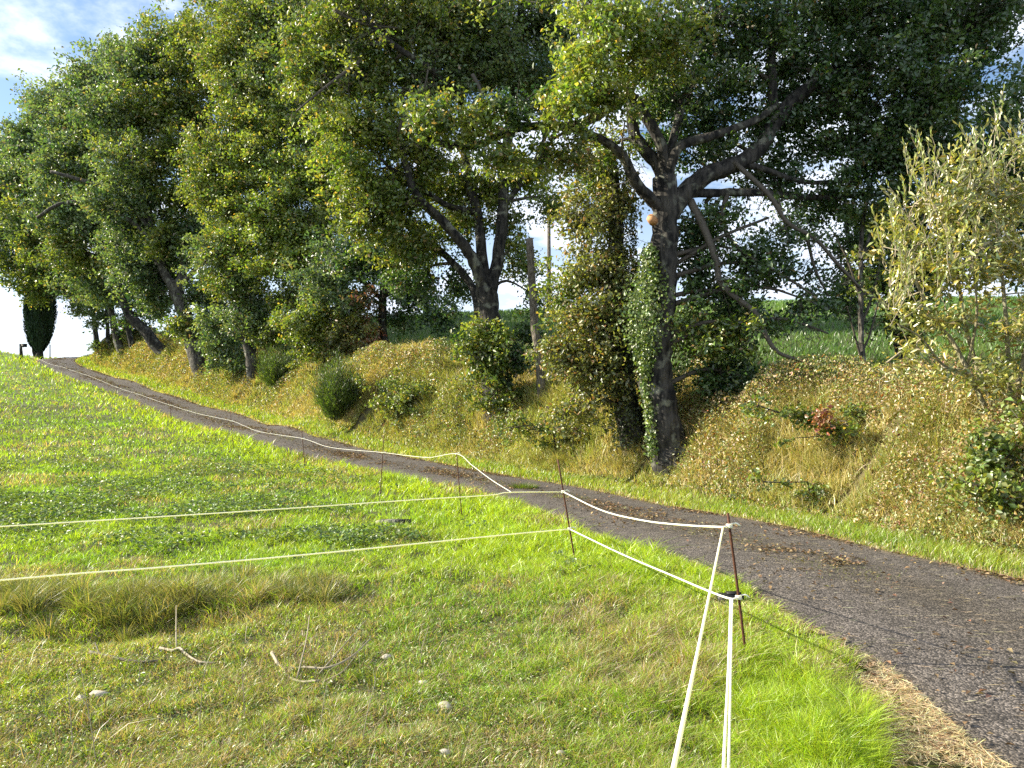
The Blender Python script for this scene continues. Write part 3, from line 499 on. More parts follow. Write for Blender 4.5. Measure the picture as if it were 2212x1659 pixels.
tree('oak_tree', 'large oak with leaning trunk, sawn stub and wide dark crown at the right', 'tree', (1452, 992),
     [([(1432, 900, 0), (1418, 800, 0), (1424, 700, 0), (1435, 600, 0), (1438, 520, 0), (1440, 450, 0), (1436, 382, 0)], 46, 30),
      ([(1436, 470, 0), (1421, 444, -.1), (1373, 392, -.3), (1348, 340, -.5), (1303, 302, -.8), (1240, 280, -1)], 17, 8), ([(1438, 420, 0), (1425, 360, .1), (1373, 295, .2), (1362, 215, .2), (1340, 140, .3), (1330, 60, .2)], 19, 9),
      ([(1440, 390, 0), (1428, 312, -.1), (1390, 243, -.2), (1360, 208, -.3), (1290, 250, -.5), (1234, 271, -.6), (1130, 274, -.8), (1018, 316, -1), (940, 305, -1.1), (894, 278, -1.2)], 15, 7),
      ([(1440, 470, 0), (1497, 398, 0), (1568, 362, .1), (1625, 337, .2), (1675, 266, .3), (1717, 213, .4), (1781, 167, .5), (1852, 131, .6), (1960, 60, .8)], 25, 11),
      ([(1440, 400, 0), (1465, 320, -.2), (1533, 295, -.2), (1625, 263, -.1), (1680, 225, 0)], 14, 8), ([(1671, 240, .3), (1667, 107, .4), (1682, -20, .5), (1690, -160, .5)], 13, 6),
      ([(1490, 418, 0), (1560, 416, .3), (1639, 416, .5), (1746, 426, .9), (1900, 420, 1.4)], 12, 6), ([(1760, 185, .5), (1842, 256, .7), (1863, 309, .9), (1916, 366, 1.1), (1950, 430, 1.3)], 9, 5),
      ([(1590, 350, .1), (1650, 365, .2), (1710, 387, .4), (1763, 394, .6), (1850, 390, .8)], 9, 4), ([(1440, 382, 0), (1470, 240, .4), (1520, 120, .8), (1560, -40, 1)], 12, 7)],
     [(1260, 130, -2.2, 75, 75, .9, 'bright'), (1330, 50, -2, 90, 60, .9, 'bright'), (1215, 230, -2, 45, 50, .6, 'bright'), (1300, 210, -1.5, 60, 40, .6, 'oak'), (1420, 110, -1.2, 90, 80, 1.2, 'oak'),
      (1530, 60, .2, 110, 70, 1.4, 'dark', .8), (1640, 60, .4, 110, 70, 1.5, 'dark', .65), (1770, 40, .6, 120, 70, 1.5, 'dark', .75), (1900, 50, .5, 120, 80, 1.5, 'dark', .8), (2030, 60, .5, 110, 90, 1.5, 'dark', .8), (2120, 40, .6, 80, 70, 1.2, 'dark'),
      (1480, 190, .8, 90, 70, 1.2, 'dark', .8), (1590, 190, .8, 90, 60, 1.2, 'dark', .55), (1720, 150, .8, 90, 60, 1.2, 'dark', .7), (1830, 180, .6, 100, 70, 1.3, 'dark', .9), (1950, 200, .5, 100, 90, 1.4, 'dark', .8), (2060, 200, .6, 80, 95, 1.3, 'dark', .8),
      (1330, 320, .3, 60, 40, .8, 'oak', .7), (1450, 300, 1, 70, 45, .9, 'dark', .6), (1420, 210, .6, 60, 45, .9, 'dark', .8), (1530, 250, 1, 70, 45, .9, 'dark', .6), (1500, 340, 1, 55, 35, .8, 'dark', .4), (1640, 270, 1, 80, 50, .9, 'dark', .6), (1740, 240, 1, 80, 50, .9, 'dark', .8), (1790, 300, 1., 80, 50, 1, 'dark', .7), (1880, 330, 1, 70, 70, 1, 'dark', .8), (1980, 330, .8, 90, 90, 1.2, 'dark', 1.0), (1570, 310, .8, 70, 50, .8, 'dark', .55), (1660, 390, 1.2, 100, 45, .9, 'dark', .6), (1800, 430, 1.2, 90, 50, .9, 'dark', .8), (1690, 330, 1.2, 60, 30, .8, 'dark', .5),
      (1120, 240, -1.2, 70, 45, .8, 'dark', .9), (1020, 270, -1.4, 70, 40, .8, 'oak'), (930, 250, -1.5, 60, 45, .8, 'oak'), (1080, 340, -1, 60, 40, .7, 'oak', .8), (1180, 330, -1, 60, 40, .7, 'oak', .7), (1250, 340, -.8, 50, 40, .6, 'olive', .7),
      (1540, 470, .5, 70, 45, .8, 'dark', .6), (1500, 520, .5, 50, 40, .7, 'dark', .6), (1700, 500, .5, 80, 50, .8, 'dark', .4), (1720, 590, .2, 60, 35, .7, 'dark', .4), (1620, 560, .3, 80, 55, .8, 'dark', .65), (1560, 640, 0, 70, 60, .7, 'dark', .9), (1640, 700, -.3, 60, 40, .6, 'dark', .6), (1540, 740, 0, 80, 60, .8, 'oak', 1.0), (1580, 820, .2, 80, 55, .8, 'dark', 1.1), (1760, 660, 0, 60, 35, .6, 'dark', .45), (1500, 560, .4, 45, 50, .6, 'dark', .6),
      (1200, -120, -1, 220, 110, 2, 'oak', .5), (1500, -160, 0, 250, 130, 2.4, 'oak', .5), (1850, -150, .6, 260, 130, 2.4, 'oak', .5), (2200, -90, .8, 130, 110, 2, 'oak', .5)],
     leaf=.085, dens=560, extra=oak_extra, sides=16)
# --- ivy covered second trunk
def ivy_extra(root, Y, b, mb, mlv):
    n = 6000; tq = rng.random(n); pts = smooth_line([P(1368, 960, Y), P(1352, 860, Y), P(1340, 740, Y), P(1335, 600, Y), P(1330, 450, Y)], 60); i_ = (tq * 59).astype(int)
    th = rng.random(n) * 6.28; rr_ = .34 + .12 * rng.random(n); p = pts[i_] + np.stack([np.cos(th) * rr_, np.sin(th) * rr_, .1 * rng.normal(size=n)], 1)
    V, T = leaves(p, rdir(n) + np.array([0, 0, -.6]), np.stack([np.cos(th), np.sin(th), .3 + 0 * th], 1) + .4 * rdir(n), .05 + .04 * rng.random(n), .045, .15)
    m = MB(); m.add(V, None, T, np.repeat(jit(mixc(np.array([.03, .055, .015]), np.array([.12, .14, .035]), rng.random((n, 1)) ** 1.5), n), 4, 0)); m.build('ivy', M_shrub, root)
tree('ivy_covered_tree', 'dark ivy covered trunk leaning just left of the big oak', 'tree', (1372, 962), [([(1352, 860, 0), (1342, 740, 0), (1335, 600, 0), (1330, 450, .1), (1320, 330, .2)], 34, 14)],
     [(1265, 470, -.4, 65, 75, .8, 'olive', .9), (1330, 430, 0, 60, 60, .7, 'olive', .8), (1285, 580, -.3, 70, 60, .8, 'olive'), (1270, 690, -.3, 80, 70, .8, 'olive'), (1340, 620, -.3, 40, 90, .5, 'olive'), (1230, 770, -.2, 60, 60, .7, 'olive'), (1290, 800, -.3, 70, 70, .7, 'olive', 1.2), (1250, 880, -.4, 60, 45, .6, 'olive', .8), (1210, 620, 0, 45, 60, .6, 'oak', .6), (1280, 370, 0, 60, 50, .8, 'oak', .8)],
     leaf=.08, dens=520, extra=ivy_extra)
# --- forked oak in the middle
def mid_extra(root, Y, b, mb, mlv):
    for pts, s_ in [([(720, 20, -2), (780, 50, -2), (860, 60, -2)], 14), ([(860, 290, -2), (880, 230, -2.2), (915, 190, -2.4), (925, 150, -2.5)], 18), ([(780, 130, -2), (700, 190, -2.4), (640, 240, -2.5)], 16), ([(1020, 160, -2), (1040, 200, -2), (1050, 260, -2)], 8)]:
        dead(mb, Y, pts, 4, 1.5, s_, 45)
tree('oak_tree', 'oak forking low into several stems in the middle of the row', 'tree', (1072, 888),
     [([(1064, 800, 0), (1060, 720, 0), (1055, 660, 0), (1052, 620, 0)], 30, 27), ([(1050, 650, 0), (1035, 590, -.2), (1010, 540, -.4), (960, 480, -.6), (900, 420, -1), (870, 330, -1.2)], 17, 8), ([(1052, 630, 0), (1040, 540, .3), (1030, 450, .5), (1010, 380, .5), (1000, 250, .6), (980, 100, .6)], 15, 8),
      ([(1058, 640, 0), (1075, 560, .2), (1086, 480, .3), (1090, 380, .4), (1100, 280, .4), (1120, 120, .5), (1130, -60, .5)], 17, 9), ([(1035, 680, .4), (1015, 610, .8), (950, 540, 1.2), (880, 480, 1.4), (800, 420, 1.4)], 11, 6), ([(1030, 460, .5), (960, 440, 0), (890, 390, -.6), (840, 360, -1)], 9, 5),
      ([(980, 200, -.8), (930, 150, -1.5), (830, 80, -2), (780, 20, -2)], 9, 5), ([(1086, 450, .3), (1160, 340, .4), (1200, 220, .5)], 9, 4)],
     [(1010, 60, .2, 120, 80, 1.8, 'oak'), (880, 50, -.6, 110, 80, 1.8, 'oak'), (760, 60, -1, 110, 80, 1.8, 'oak'), (690, 170, -1, 90, 80, 1.5, 'oak'), (800, 170, -1, 90, 70, 1.5, 'oak'), (930, 170, -.6, 90, 60, 1.5, 'blue'), (1060, 160, .3, 90, 60, 1.4, 'blue'), (1180, 60, .8, 100, 70, 1.5, 'blue'), (1160, 180, .8, 80, 60, 1.3, 'blue'),
      (730, 280, -1.2, 80, 70, 1.4, 'bright', .8), (830, 290, -1, 80, 60, 1.3, 'oak'), (780, 390, -1, 70, 60, 1.2, 'bright', .8), (880, 390, -.4, 70, 45, 1, 'oak', .8), (960, 400, 1, 70, 50, 1, 'oak', .9), (850, 480, 0, 70, 50, 1, 'oak', .8), (1050, 400, 1, 60, 50, 1, 'oak', .9), (1150, 370, .6, 60, 45, 1, 'bright', .8), (1180, 440, .6, 50, 40, .8, 'oak', .6), (930, 520, 1.2, 55, 40, .8, 'oak', .7), (1120, 560, 1, 50, 60, .8, 'oak', .45), (770, 480, -.6, 60, 60, 1, 'oak', .9),
      (830, 440, -.6, 80, 50, 1.1, 'oak', .9), (930, 330, -.6, 80, 50, 1.2, 'oak', .8), (1000, 480, 1.2, 70, 45, 1, 'oak', .7), (880, 540, .4, 70, 40, 1, 'oak', .8), (1100, 480, 1, 50, 40, .9, 'oak', .5), (960, 60, -1, 90, 70, 1.5, 'oak', .7), (1070, 90, -.5, 80, 60, 1.5, 'blue', .8), (1150, 640, 1.5, 50, 40, .8, 'dark', .4), (1000, 620, 1.6, 50, 60, .8, 'dark', .5), (900, 600, 1.5, 60, 50, .9, 'dark', .8), (860, -120, -.5, 230, 100, 2.5, 'oak', .5), (1120, -130, .4, 200, 100, 2.5, 'oak', .5), (960, -290, 0, 260, 110, 3, 'oak', .4), (900, -60, 2.5, 300, 200, 2, 'oak', .4)],
     leaf=.10, dens=400, clumpr=.42, extra=mid_extra)
# --- bright tree overhanging the bank left of centre
tree('field_maple_tree', 'bright yellow green tree on a thin dark trunk, overhanging the bank', 'tree', (546, 824),
     [([(540, 770, 0), (522, 700, 0), (505, 620, .2), (490, 540, .4), (500, 420, .4), (520, 300, .3), (540, 150, .2)], 12, 7), ([(522, 700, 0), (560, 600, -.5), (600, 500, -1), (620, 400, -1.2)], 7, 4), ([(500, 560, .4), (450, 450, .4), (430, 330, .4)], 7, 4), ([(548, 790, .1), (552, 740, .1), (556, 700, .2)], 4, 3)],
     [(560, 60, .5, 90, 70, 1.8, 'oak'), (650, 60, .5, 90, 70, 1.8, 'oak'), (500, 140, .5, 80, 70, 1.8, 'oak'), (600, 160, 0, 90, 70, 1.8, 'oak'), (540, 250, 0, 80, 70, 1.8, 'oak'), (630, 270, -.6, 80, 70, 1.6, 'bright', .9), (480, 340, .2, 70, 70, 1.6, 'oak'), (560, 370, -.6, 80, 70, 1.6, 'bright'), (650, 390, -1, 80, 70, 1.6, 'bright'), (500, 460, -.3, 60, 50, 1.4, 'bright'),
      (580, 480, -1, 80, 60, 1.6, 'bright'), (680, 490, -1, 70, 60, 1.4, 'oak'), (600, 570, -1, 75, 50, 1.4, 'bright'), (690, 590, -1, 70, 50, 1.2, 'bright', .9), (640, 650, -.8, 60, 45, 1.1, 'oak'), (720, 400, -.6, 50, 60, 1.2, 'bright'), (560, 660, .4, 40, 45, 1, 'blue', .8), (600, -60, .4, 160, 70, 2, 'oak', .6), (600, -180, .6, 180, 80, 3, 'oak', .5), (560, 100, 3.5, 170, 200, 2, 'oak', .5), (520, 540, 0, 60, 50, 1.4, 'oak', .9), (530, 690, -.4, 45, 45, 1, 'blue', .9), (500, 620, -.3, 50, 45, 1.2, 'oak', .8), (470, 560, .3, 55, 50, 1.4, 'blue', .9), (590, 720, -.4, 45, 35, 1, 'oak', .9), (460, 410, 0, 60, 50, 1.5, 'oak', .9), (720, 320, -.4, 60, 60, 1.4, 'oak', .9), (640, 530, -1.2, 70, 50, 1.2, 'bright', .9), (530, 620, 0, 40, 40, 1.2, 'blue', .8), (690, 250, 0, 60, 50, 1.5, 'oak', .9)],
     leaf=.13, dens=250, clumpr=.5, bark=M_bark2, per=45)
# --- forked leaning oak farther up
tree('oak_tree', 'oak with a pale lit trunk forking in a V, halfway up the lane', 'tree', (436, 802),
     [([(418, 750, 0), (405, 700, 0), (385, 640, 0), (372, 610, 0)], 20, 16), ([(378, 625, 0), (355, 590, 0), (340, 540, .1), (325, 480, .2), (310, 400, .4), (300, 250, .5)], 11, 6), ([(376, 620, 0), (395, 590, .1), (400, 540, .3), (420, 440, .5), (430, 300, .6)], 10, 6), ([(378, 620, 0), (410, 595, -.1), (430, 570, -.2), (460, 520, -.3)], 8, 5),
      ([(335, 520, .1), (270, 470, -.4), (200, 440, -.8), (130, 440, -1), (80, 470, -1)], 7, 4), ([(330, 500, .1), (260, 420, 0), (180, 390, -.2), (110, 370, -.3)], 7, 4)],
     [(410, 90, .5, 60, 60, 2, 'oak'), (440, 160, 0, 70, 60, 2, 'oak'), (350, 140, .5, 70, 60, 2, 'blue'), (290, 160, .5, 60, 60, 2, 'blue'), (400, 240, 0, 80, 60, 2, 'oak'), (320, 250, 0, 80, 60, 2, 'oak'), (240, 250, 0, 80, 60, 2, 'blue'), (430, 330, 0, 70, 60, 2, 'oak'), (350, 340, -.3, 70, 60, 2, 'oak', .9), (270, 350, -.3, 70, 60, 2, 'blue', .9),
      (420, 520, .6, 60, 50, 1.6, 'blue', .9), (330, 560, 1.5, 60, 50, 1.6, 'dark', .8), (270, 490, 1, 60, 50, 1.8, 'blue', .9), (400, 430, .6, 70, 50, 1.8, 'oak'), (310, 430, .3, 60, 45, 1.6, 'blue', .8), (450, 500, .8, 50, 50, 1.5, 'dark', .9), (370, 500, 1.2, 60, 45, 1.5, 'dark', .9), (230, 430, -.8, 60, 40, 1.4, 'blue', .8), (385, 700, -.8, 26, 28, .6, 'oak', 1), (350, 520, -.6, 45, 40, 1.2, 'oak', .8), (330, 640, .8, 45, 45, 1.2, 'blue', .9), (290, 570, .3, 50, 45, 1.4, 'blue', .9), (440, 640, .6, 40, 40, 1.2, 'blue', .8), (480, 620, 1, 50, 70, 1.4, 'blue', .9), (470, 720, .4, 50, 55, 1.2, 'blue', 1), (330, 600, 2, 60, 60, 1.4, 'dark', .8), (310, 90, 1, 26, 34, 1.5, 'oak')],
     leaf=.16, dens=150, clumpr=.6, per=42, bark=M_bark2)
tree('oak_tree', 'dark oak trunk leaning strongly left above the lane', 'tree', (352, 762),
     [([(341, 751, 0), (311, 711, 0), (285, 688, 0), (264, 638, 0), (255, 580, 0), (240, 500, 0), (220, 350, 0)], 14, 6), ([(262, 620, 0), (220, 560, -.4), (150, 540, -.8), (100, 560, -1)], 5, 3)],
     [(200, 200, 0, 70, 60, 2, 'blue'), (160, 260, 0, 70, 60, 2, 'blue'), (220, 300, 0, 70, 60, 2, 'oak', .9), (140, 350, -.5, 70, 60, 2, 'blue'), (200, 400, -.5, 70, 55, 2, 'oak', .9), (130, 450, -.8, 70, 55, 2, 'blue'), (220, 490, -.5, 60, 45, 1.8, 'blue'), (150, 540, -.8, 60, 45, 1.8, 'oak', .9), (240, 570, 0, 50, 40, 1.6, 'oak', .9), (290, 520, .5, 50, 50, 1.6, 'blue'), (320, 660, 1, 40, 45, 1.4, 'dark'), (180, 480, .5, 70, 55, 2, 'blue', .9), (240, 620, .6, 60, 40, 1.6, 'blue', .8), (260, 430, .5, 60, 50, 2, 'blue', .9), (190, 600, .5, 50, 35, 1.6, 'blue', .9), (260, 120, .5, 40, 40, 1.8, 'blue'), (210, 160, .5, 40, 40, 1.8, 'blue')],
     leaf=.18, dens=115, clumpr=.65, per=40, bark=M_bark)
tree('oak_tree', 'lighter oak trunk with pale bark between the leaning trunks far up the bank', 'tree', (268, 764), [([(261, 755, 0), (248, 711, 0), (238, 661, 0), (225, 600, 0), (200, 480, 0), (150, 350, 0)], 9, 4)],
     [(110, 230, 0, 55, 45, 2.2, 'blue'), (60, 290, 0, 55, 50, 2.2, 'blue'), (100, 330, 0, 60, 50, 2.2, 'blue'), (50, 380, 0, 60, 50, 2.2, 'blue'), (90, 430, 0, 60, 50, 2.2, 'oak', .9), (50, 480, 0, 60, 50, 2.2, 'blue'), (100, 530, -.4, 60, 50, 2, 'oak', .9), (190, 590, 0, 45, 40, 1.8, 'oak', .9), (230, 640, 0, 28, 30, 1.4, 'blue', .8)],
     leaf=.20, dens=100, clumpr=.7, per=38, bark=M_bark2)
tree('oak_tree', 'short dark trunk behind the pale one far up the bank', 'tree', (292, 758), [([(285, 745, 0), (275, 700, 0), (270, 650, 0), (260, 560, 0)], 7, 3)], [(290, 620, 0, 50, 40, 2, 'dark', .9), (330, 560, 0, 50, 40, 2, 'dark', .9), (280, 700, .6, 25, 25, 1.2, 'dark', .8)], leaf=.20, dens=100, clumpr=.7, per=38)
tree('oak_tree', 'slim trunk second from the road crest', 'tree', (240, 748), [([(234, 735, 0), (232, 700, 0), (228, 650, 0), (210, 560, 0)], 5, 3)], [(200, 640, 0, 35, 32, 1.6, 'blue', .9), (220, 690, .5, 25, 26, 1.2, 'blue', .8)], leaf=.20, dens=100, clumpr=.7, per=38)
tree('oak_tree', 'last oak of the row at the road crest, its crown spreading left over the cypress', 'tree', (211, 742), [([(208, 730, 0), (203, 690, 0), (195, 620, 0), (170, 500, 0), (120, 400, 0)], 6, 3), ([(195, 610, 0), (130, 580, 0), (80, 570, -1)], 3, 2)],
     [(20, 330, 0, 40, 45, 2.4, 'blue'), (10, 420, 0, 45, 55, 2.4, 'blue'), (20, 500, 0, 45, 50, 2.4, 'blue'), (35, 560, 0, 45, 40, 2.2, 'oak', .9), (70, 610, -.5, 42, 30, 1.8, 'oak', 1), (110, 600, 0, 45, 35, 2, 'oak', 1), (150, 620, 0, 40, 30, 1.8, 'blue', .9), (75, 645, -.5, 25, 16, 1.2, 'oak', .8), (180, 660, 0, 22, 25, 1.2, 'blue', .7), (-40, 450, 0, 50, 120, 2.4, 'blue', .7)],
     leaf=.22, dens=85, clumpr=.7, per=36)
# --- trees behind the row
tree('oak_tree', 'dark trunked tree on the bank top between the bright tree and the forked oak', 'tree', (830, 765), [([(828, 740, 0), (826, 690, 0), (828, 640, 0), (840, 560, 0), (860, 450, 0)], 13, 6), ([(830, 640, 0), (890, 610, -.5), (950, 600, -.8)], 6, 3), ([(828, 650, 0), (780, 600, 0), (740, 540, 0)], 6, 3)],
     [(780, 560, 0, 70, 55, 1.4, 'dark'), (850, 560, .5, 70, 55, 1.4, 'dark'), (760, 650, -.5, 60, 40, 1.2, 'blue', .8), (900, 640, 0, 60, 35, 1.2, 'dark', .9), (950, 680, 0, 45, 30, 1, 'dark', .9), (700, 600, 0, 60, 60, 1.4, 'blue', .9), (860, 690, .6, 40, 26, 1, 'dark', .7), (790, 650, -.6, 40, 30, .9, 'rust', .25)],
     leaf=.13, dens=240, clumpr=.5, per=45)
tree('oak_tree', 'dark tree hidden behind the pale willow at the right edge', 'tree', (1960, 800), [([(1950, 760, 0), (1940, 650, 0), (1930, 500, 0), (1960, 350, 0), (2000, 150, 0)], 17, 9), ([(1935, 640, 0), (1850, 560, -.4), (1828, 480, -.5), (1826, 400, -.5)], 8, 4), ([(1932, 520, 0), (2050, 420, 0), (2150, 300, 0)], 10, 5)],
     [(1840, 500, -.5, 50, 60, .9, 'dark', .7), (1850, 600, -.3, 60, 50, .9, 'dark', .6), (1930, 480, 0, 70, 70, 1.2, 'dark', 1.1), (1960, 600, 0, 80, 60, 1.2, 'dark', .9), (2080, 480, 0, 90, 90, 1.4, 'dark', 1.1), (2190, 400, 0, 70, 110, 1.4, 'dark', 1), (2170, 250, 0, 60, 70, 1.3, 'dark', .8), (2090, 330, 0, 70, 70, 1.3, 'dark', 1.1), (1830, 660, -.3, 60, 35, .9, 'dark', .7), (1960, 700, -.2, 60, 50, .9, 'oak', .7), (2200, 560, 0, 60, 60, 1, 'dark', .9)],
     leaf=.10, dens=420, clumpr=.42)
def thin_extra(root, Y, b, mb, mlv):
    for pts in [[(1862, 700, 0), (1890, 620, 0), (1905, 540, 0)], [(1858, 640, 0), (1830, 560, 0), (1800, 500, 0)], [(1862, 760, 0), (1880, 720, 0), (1900, 640, 0)], [(1862, 780, 0), (1840, 700, -.2), (1830, 660, -.2)]]: dead(mb, Y, pts, 3, 1, 10, 35)
tree('thin_tree', 'thin grey barked young tree standing alone between the oak and the willow', 'tree', (1868, 842), [([(1864, 780, 0), (1860, 700, 0), (1860, 600, 0), (1862, 500, .1), (1880, 400, .2), (1900, 330, .3)], 8, 4), ([(1862, 560, 0), (1890, 480, 0), (1930, 400, 0)], 4, 2)],
     [(1880, 560, 0, 40, 50, .6, 'oak', .4), (1900, 480, 0, 45, 50, .6, 'oak', .5), (1875, 640, 0, 35, 30, .5, 'oak', .4)], leaf=.08, dens=450, bark=M_bark2, extra=thin_extra)
# --- willow
def willow_extra(root, Y, b, mb, mlv):
    n = 190; S = []; E2 = []
    for _ in range(n):
        u = rng.uniform(1900, 2240); top = np.interp(u, [1900, 1930, 2000, 2060, 2120, 2180, 2240], [470, 380, 320, 330, 280, 290, 270]); v0 = top + rng.uniform(20, 330); ln = rng.uniform(50, 120); dy_ = rng.uniform(-.8, .7)
        S.append(P(u, v0, Y + dy_)); E2.append(P(u + rng.normal(8, 32), v0 - ln, Y + dy_ - .05))
    S = np.array(S); E2 = np.array(E2); V, Q = sticks(S, E2, .006, .002, .04); mb.add(V, Q)
    k = 11; f = np.linspace(.15, 1.02, k); p = (S[:, None] * (1 - f)[None, :, None] + E2[:, None] * f[None, :, None]).reshape(-1, 3); D = np.repeat((E2 - S) / np.linalg.norm(E2 - S, axis=1)[:, None], k, 0)
    ax = D * .9 + rdir(len(p)) * .55; p = p + ax * .025; V, T = leaves(p, ax, rdir(len(p)), .07 + .04 * rng.random(len(p)), .03, .2); mlv.add(V, None, T, np.repeat(jit(mixc(np.array([.14, .18, .04]), np.array([.40, .42, .14]), rng.random((len(p), 1))), len(p), .15), 4, 0))
tree('willow_shrub', 'tall pale olive willow with upright shoots at the right edge', 'shrub', (2168, 948),
     [([(2130, 880, 0), (2090, 800, 0), (2060, 740, 0), (2020, 690, 0), (1975, 600, 0)], 8, 4), ([(2180, 945, .1), (2130, 840, .1), (2095, 740, .2), (2070, 600, .2), (2050, 430, .2)], 7, 3), ([(2185, 950, -.1), (2180, 800, -.2), (2170, 650, -.2), (2150, 450, -.2)], 7, 3), ([(2175, 945, 0), (2210, 780, 0), (2230, 600, 0)], 6, 3), ([(2100, 810, 0), (2040, 790, -.3), (1990, 730, -.4), (1940, 700, -.5)], 4, 2), ([(2090, 790, 0), (2110, 680, -.3), (2100, 560, -.4)], 4, 2)],
     [(2000, 450, 0, 70, 80, .7, 'willow', .8), (2090, 430, 0, 80, 90, .8, 'willow'), (2180, 420, 0, 70, 100, .8, 'willow'), (1985, 560, 0, 75, 70, .7, 'willow', .9), (2080, 570, -.1, 80, 70, .8, 'willow'), (2175, 580, -.1, 75, 80, .8, 'willow'), (1990, 670, -.2, 70, 50, .7, 'willow', .6), (2080, 690, -.2, 75, 55, .7, 'willow', .75), (2180, 720, -.2, 70, 70, .7, 'willow', .8), (2040, 790, -.2, 70, 45, .6, 'willow', .6), (2140, 830, -.2, 80, 50, .6, 'willow', .6), (1940, 780, -.1, 50, 45, .5, 'willow', .45), (2260, 600, 0, 60, 200, .8, 'willow', .6)],
     leaf=.08, dens=330, clumpr=.26, asp=.36, leafmat=M_willow, upright=.5, bark=M_wstem, twigmat=M_ltwig, extra=willow_extra)
# --- shrubs on the bank
def shrub(name, label, base_uv, blobs, limbs=None, **k):
    u, v = base_uv; limbs = limbs or [([(u, v - 20, 0), (u - 5, v - 55, 0)], 4, 2)]
    return tree(name, label, 'shrub', base_uv, limbs, blobs, **k)
shrub('oak_sapling_shrub', 'leafy green shrub round the foot of the forked oak', (1062, 905), [(1040, 770, -.5, 50, 50, .5, 'oak'), (1075, 850, -.5, 50, 45, .5, 'oak', .9), (1110, 780, -.3, 40, 50, .5, 'dark', .8), (1045, 715, -.4, 40, 35, .4, 'bright', .8), (1020, 740, -.4, 30, 30, .4, 'oak', .7), (1140, 720, .4, 40, 40, .5, 'dark', .5)],
      [([(1066, 860, -.2), (1050, 800, -.3), (1040, 740, -.4)], 4, 2), ([(1070, 870, -.2), (1100, 820, -.3), (1110, 770, -.3)], 3, 2)], leaf=.10, dens=420, clumpr=.3)
shrub('hazel_shrub', 'pale leafy shrub drooping over the bank left of the broom', (700, 800), [(640, 700, -.4, 50, 40, .8, 'bright', .9), (700, 690, -.4, 55, 40, .8, 'oak'), (760, 710, -.3, 50, 40, .8, 'olive'), (670, 750, -.4, 45, 35, .7, 'oak'), (740, 760, -.4, 50, 35, .7, 'olive'), (800, 740, -.2, 35, 40, .6, 'rust', .35), (780, 680, 0, 40, 30, .6, 'rust', .3)],
      [([(700, 770, 0), (690, 710, -.2), (660, 660, -.4)], 4, 2), ([(705, 770, 0), (740, 720, -.2), (780, 680, -.2)], 4, 2)], leaf=.11, dens=300, clumpr=.4)
shrub('hazel_shrub', 'blue green shrub between the V forked oak and the thin trunk', (505, 815), [(480, 740, -.2, 45, 35, .9, 'blue'), (500, 780, -.4, 40, 25, .8, 'blue'), (455, 700, 0, 40, 35, .9, 'blue', .9)], leaf=.15, dens=170, clumpr=.5, per=42)
shrub('hazel_shrub', 'grey green bush at the far end of the bank by the crest', (212, 762), [(208, 748, 0, 16, 12, .8, 'blue'), (225, 756, -.3, 18, 10, .8, 'oak')], leaf=.16, dens=110, clumpr=.45, per=40)
def broom(base_uv, label, n, w_, h_, Yoff=0):
    b = hit(*base_uv); Y = b[1]; root = empty('broom_shrub', b); tag(root, label, 'shrub', 'broom bushes on the bank')
    th = rng.random(n) * 6.28; sp_ = rng.random(n) ** .6 * .75; H = h_ / F * Y * (.35 + .75 * rng.random(n) ** 1.3); W = w_ / F * Y
    S = b + np.stack([np.cos(th) * .12, np.sin(th) * .12, -.05 + 0 * th], 1); E2 = b + np.stack([np.cos(th) * sp_ * W, np.sin(th) * sp_ * W, H * (1 - .35 * sp_)], 1)
    V, Q = sticks(S, E2, .008, .004, .06, 4); m = MB(); m.add(V, Q); m.build('stems', M_twig, root, False, False)
    k = 70; f = .25 + .8 * rng.random((n, k)); p = (S[:, None] + (E2 - S)[:, None] * f[..., None]).reshape(-1, 3) + rng.normal(size=(n * k, 3)) * .06 * W; d = np.repeat((E2 - S) / np.linalg.norm(E2 - S, axis=1)[:, None], k, 0) + rdir(n * k) * .5
    V, T = leaves(p, d, rdir(n * k), .10 + .10 * rng.random(n * k), .009 + .0004 * Y, .05); m = MB(); m.add(V, None, T, np.repeat(jit(mixc(np.array([.035, .07, .015]), np.array([.13, .20, .03]), rng.random((n * k, 1)) ** 1.3), n * k), 4, 0)); m.build('foliage', M_shrub, root)
broom((728, 905), 'feathery dark green broom bush where the bank dips left of the hump', 260, 75, 140)
broom((600, 840), 'lower feathery broom bush behind, between thin trunk and darker broom', 160, 62, 95)
shrub('bramble_bush', 'rounded bramble with large bright leaves at the right edge', (2170, 1130), [(2180, 990, 0, 60, 50, .4, 'bramble', .5), (2140, 1060, -.1, 80, 60, .5, 'bramble', .4), (2195, 1090, -.2, 60, 80, .4, 'bramble', .6), (2120, 970, .1, 50, 35, .4, 'bramble', .7), (2230, 1000, 0, 50, 150, .4, 'bramble', .7)], leaf=.06, dens=800, clumpr=.22, asp=.75, leafmat=M_shrub)
shrub('bramble_bush', 'dark bramble with a few red leaves on the shaded bank right of the oak', (1800, 985), [(1790, 920, 0, 75, 40, .5, 'oak', .45), (1860, 890, .1, 75, 35, .5, 'bramble', .45), (1720, 900, 0, 60, 30, .4, 'oak', .35), (1778, 905, -.4, 10, 14, .1, 'rust', .35), (1840, 965, -.1, 60, 32, .4, 'oak', .4), (1650, 880, .1, 60, 25, .4, 'oak', .4)], leaf=.06, dens=700, clumpr=.22, asp=.75, leafmat=M_shrub)
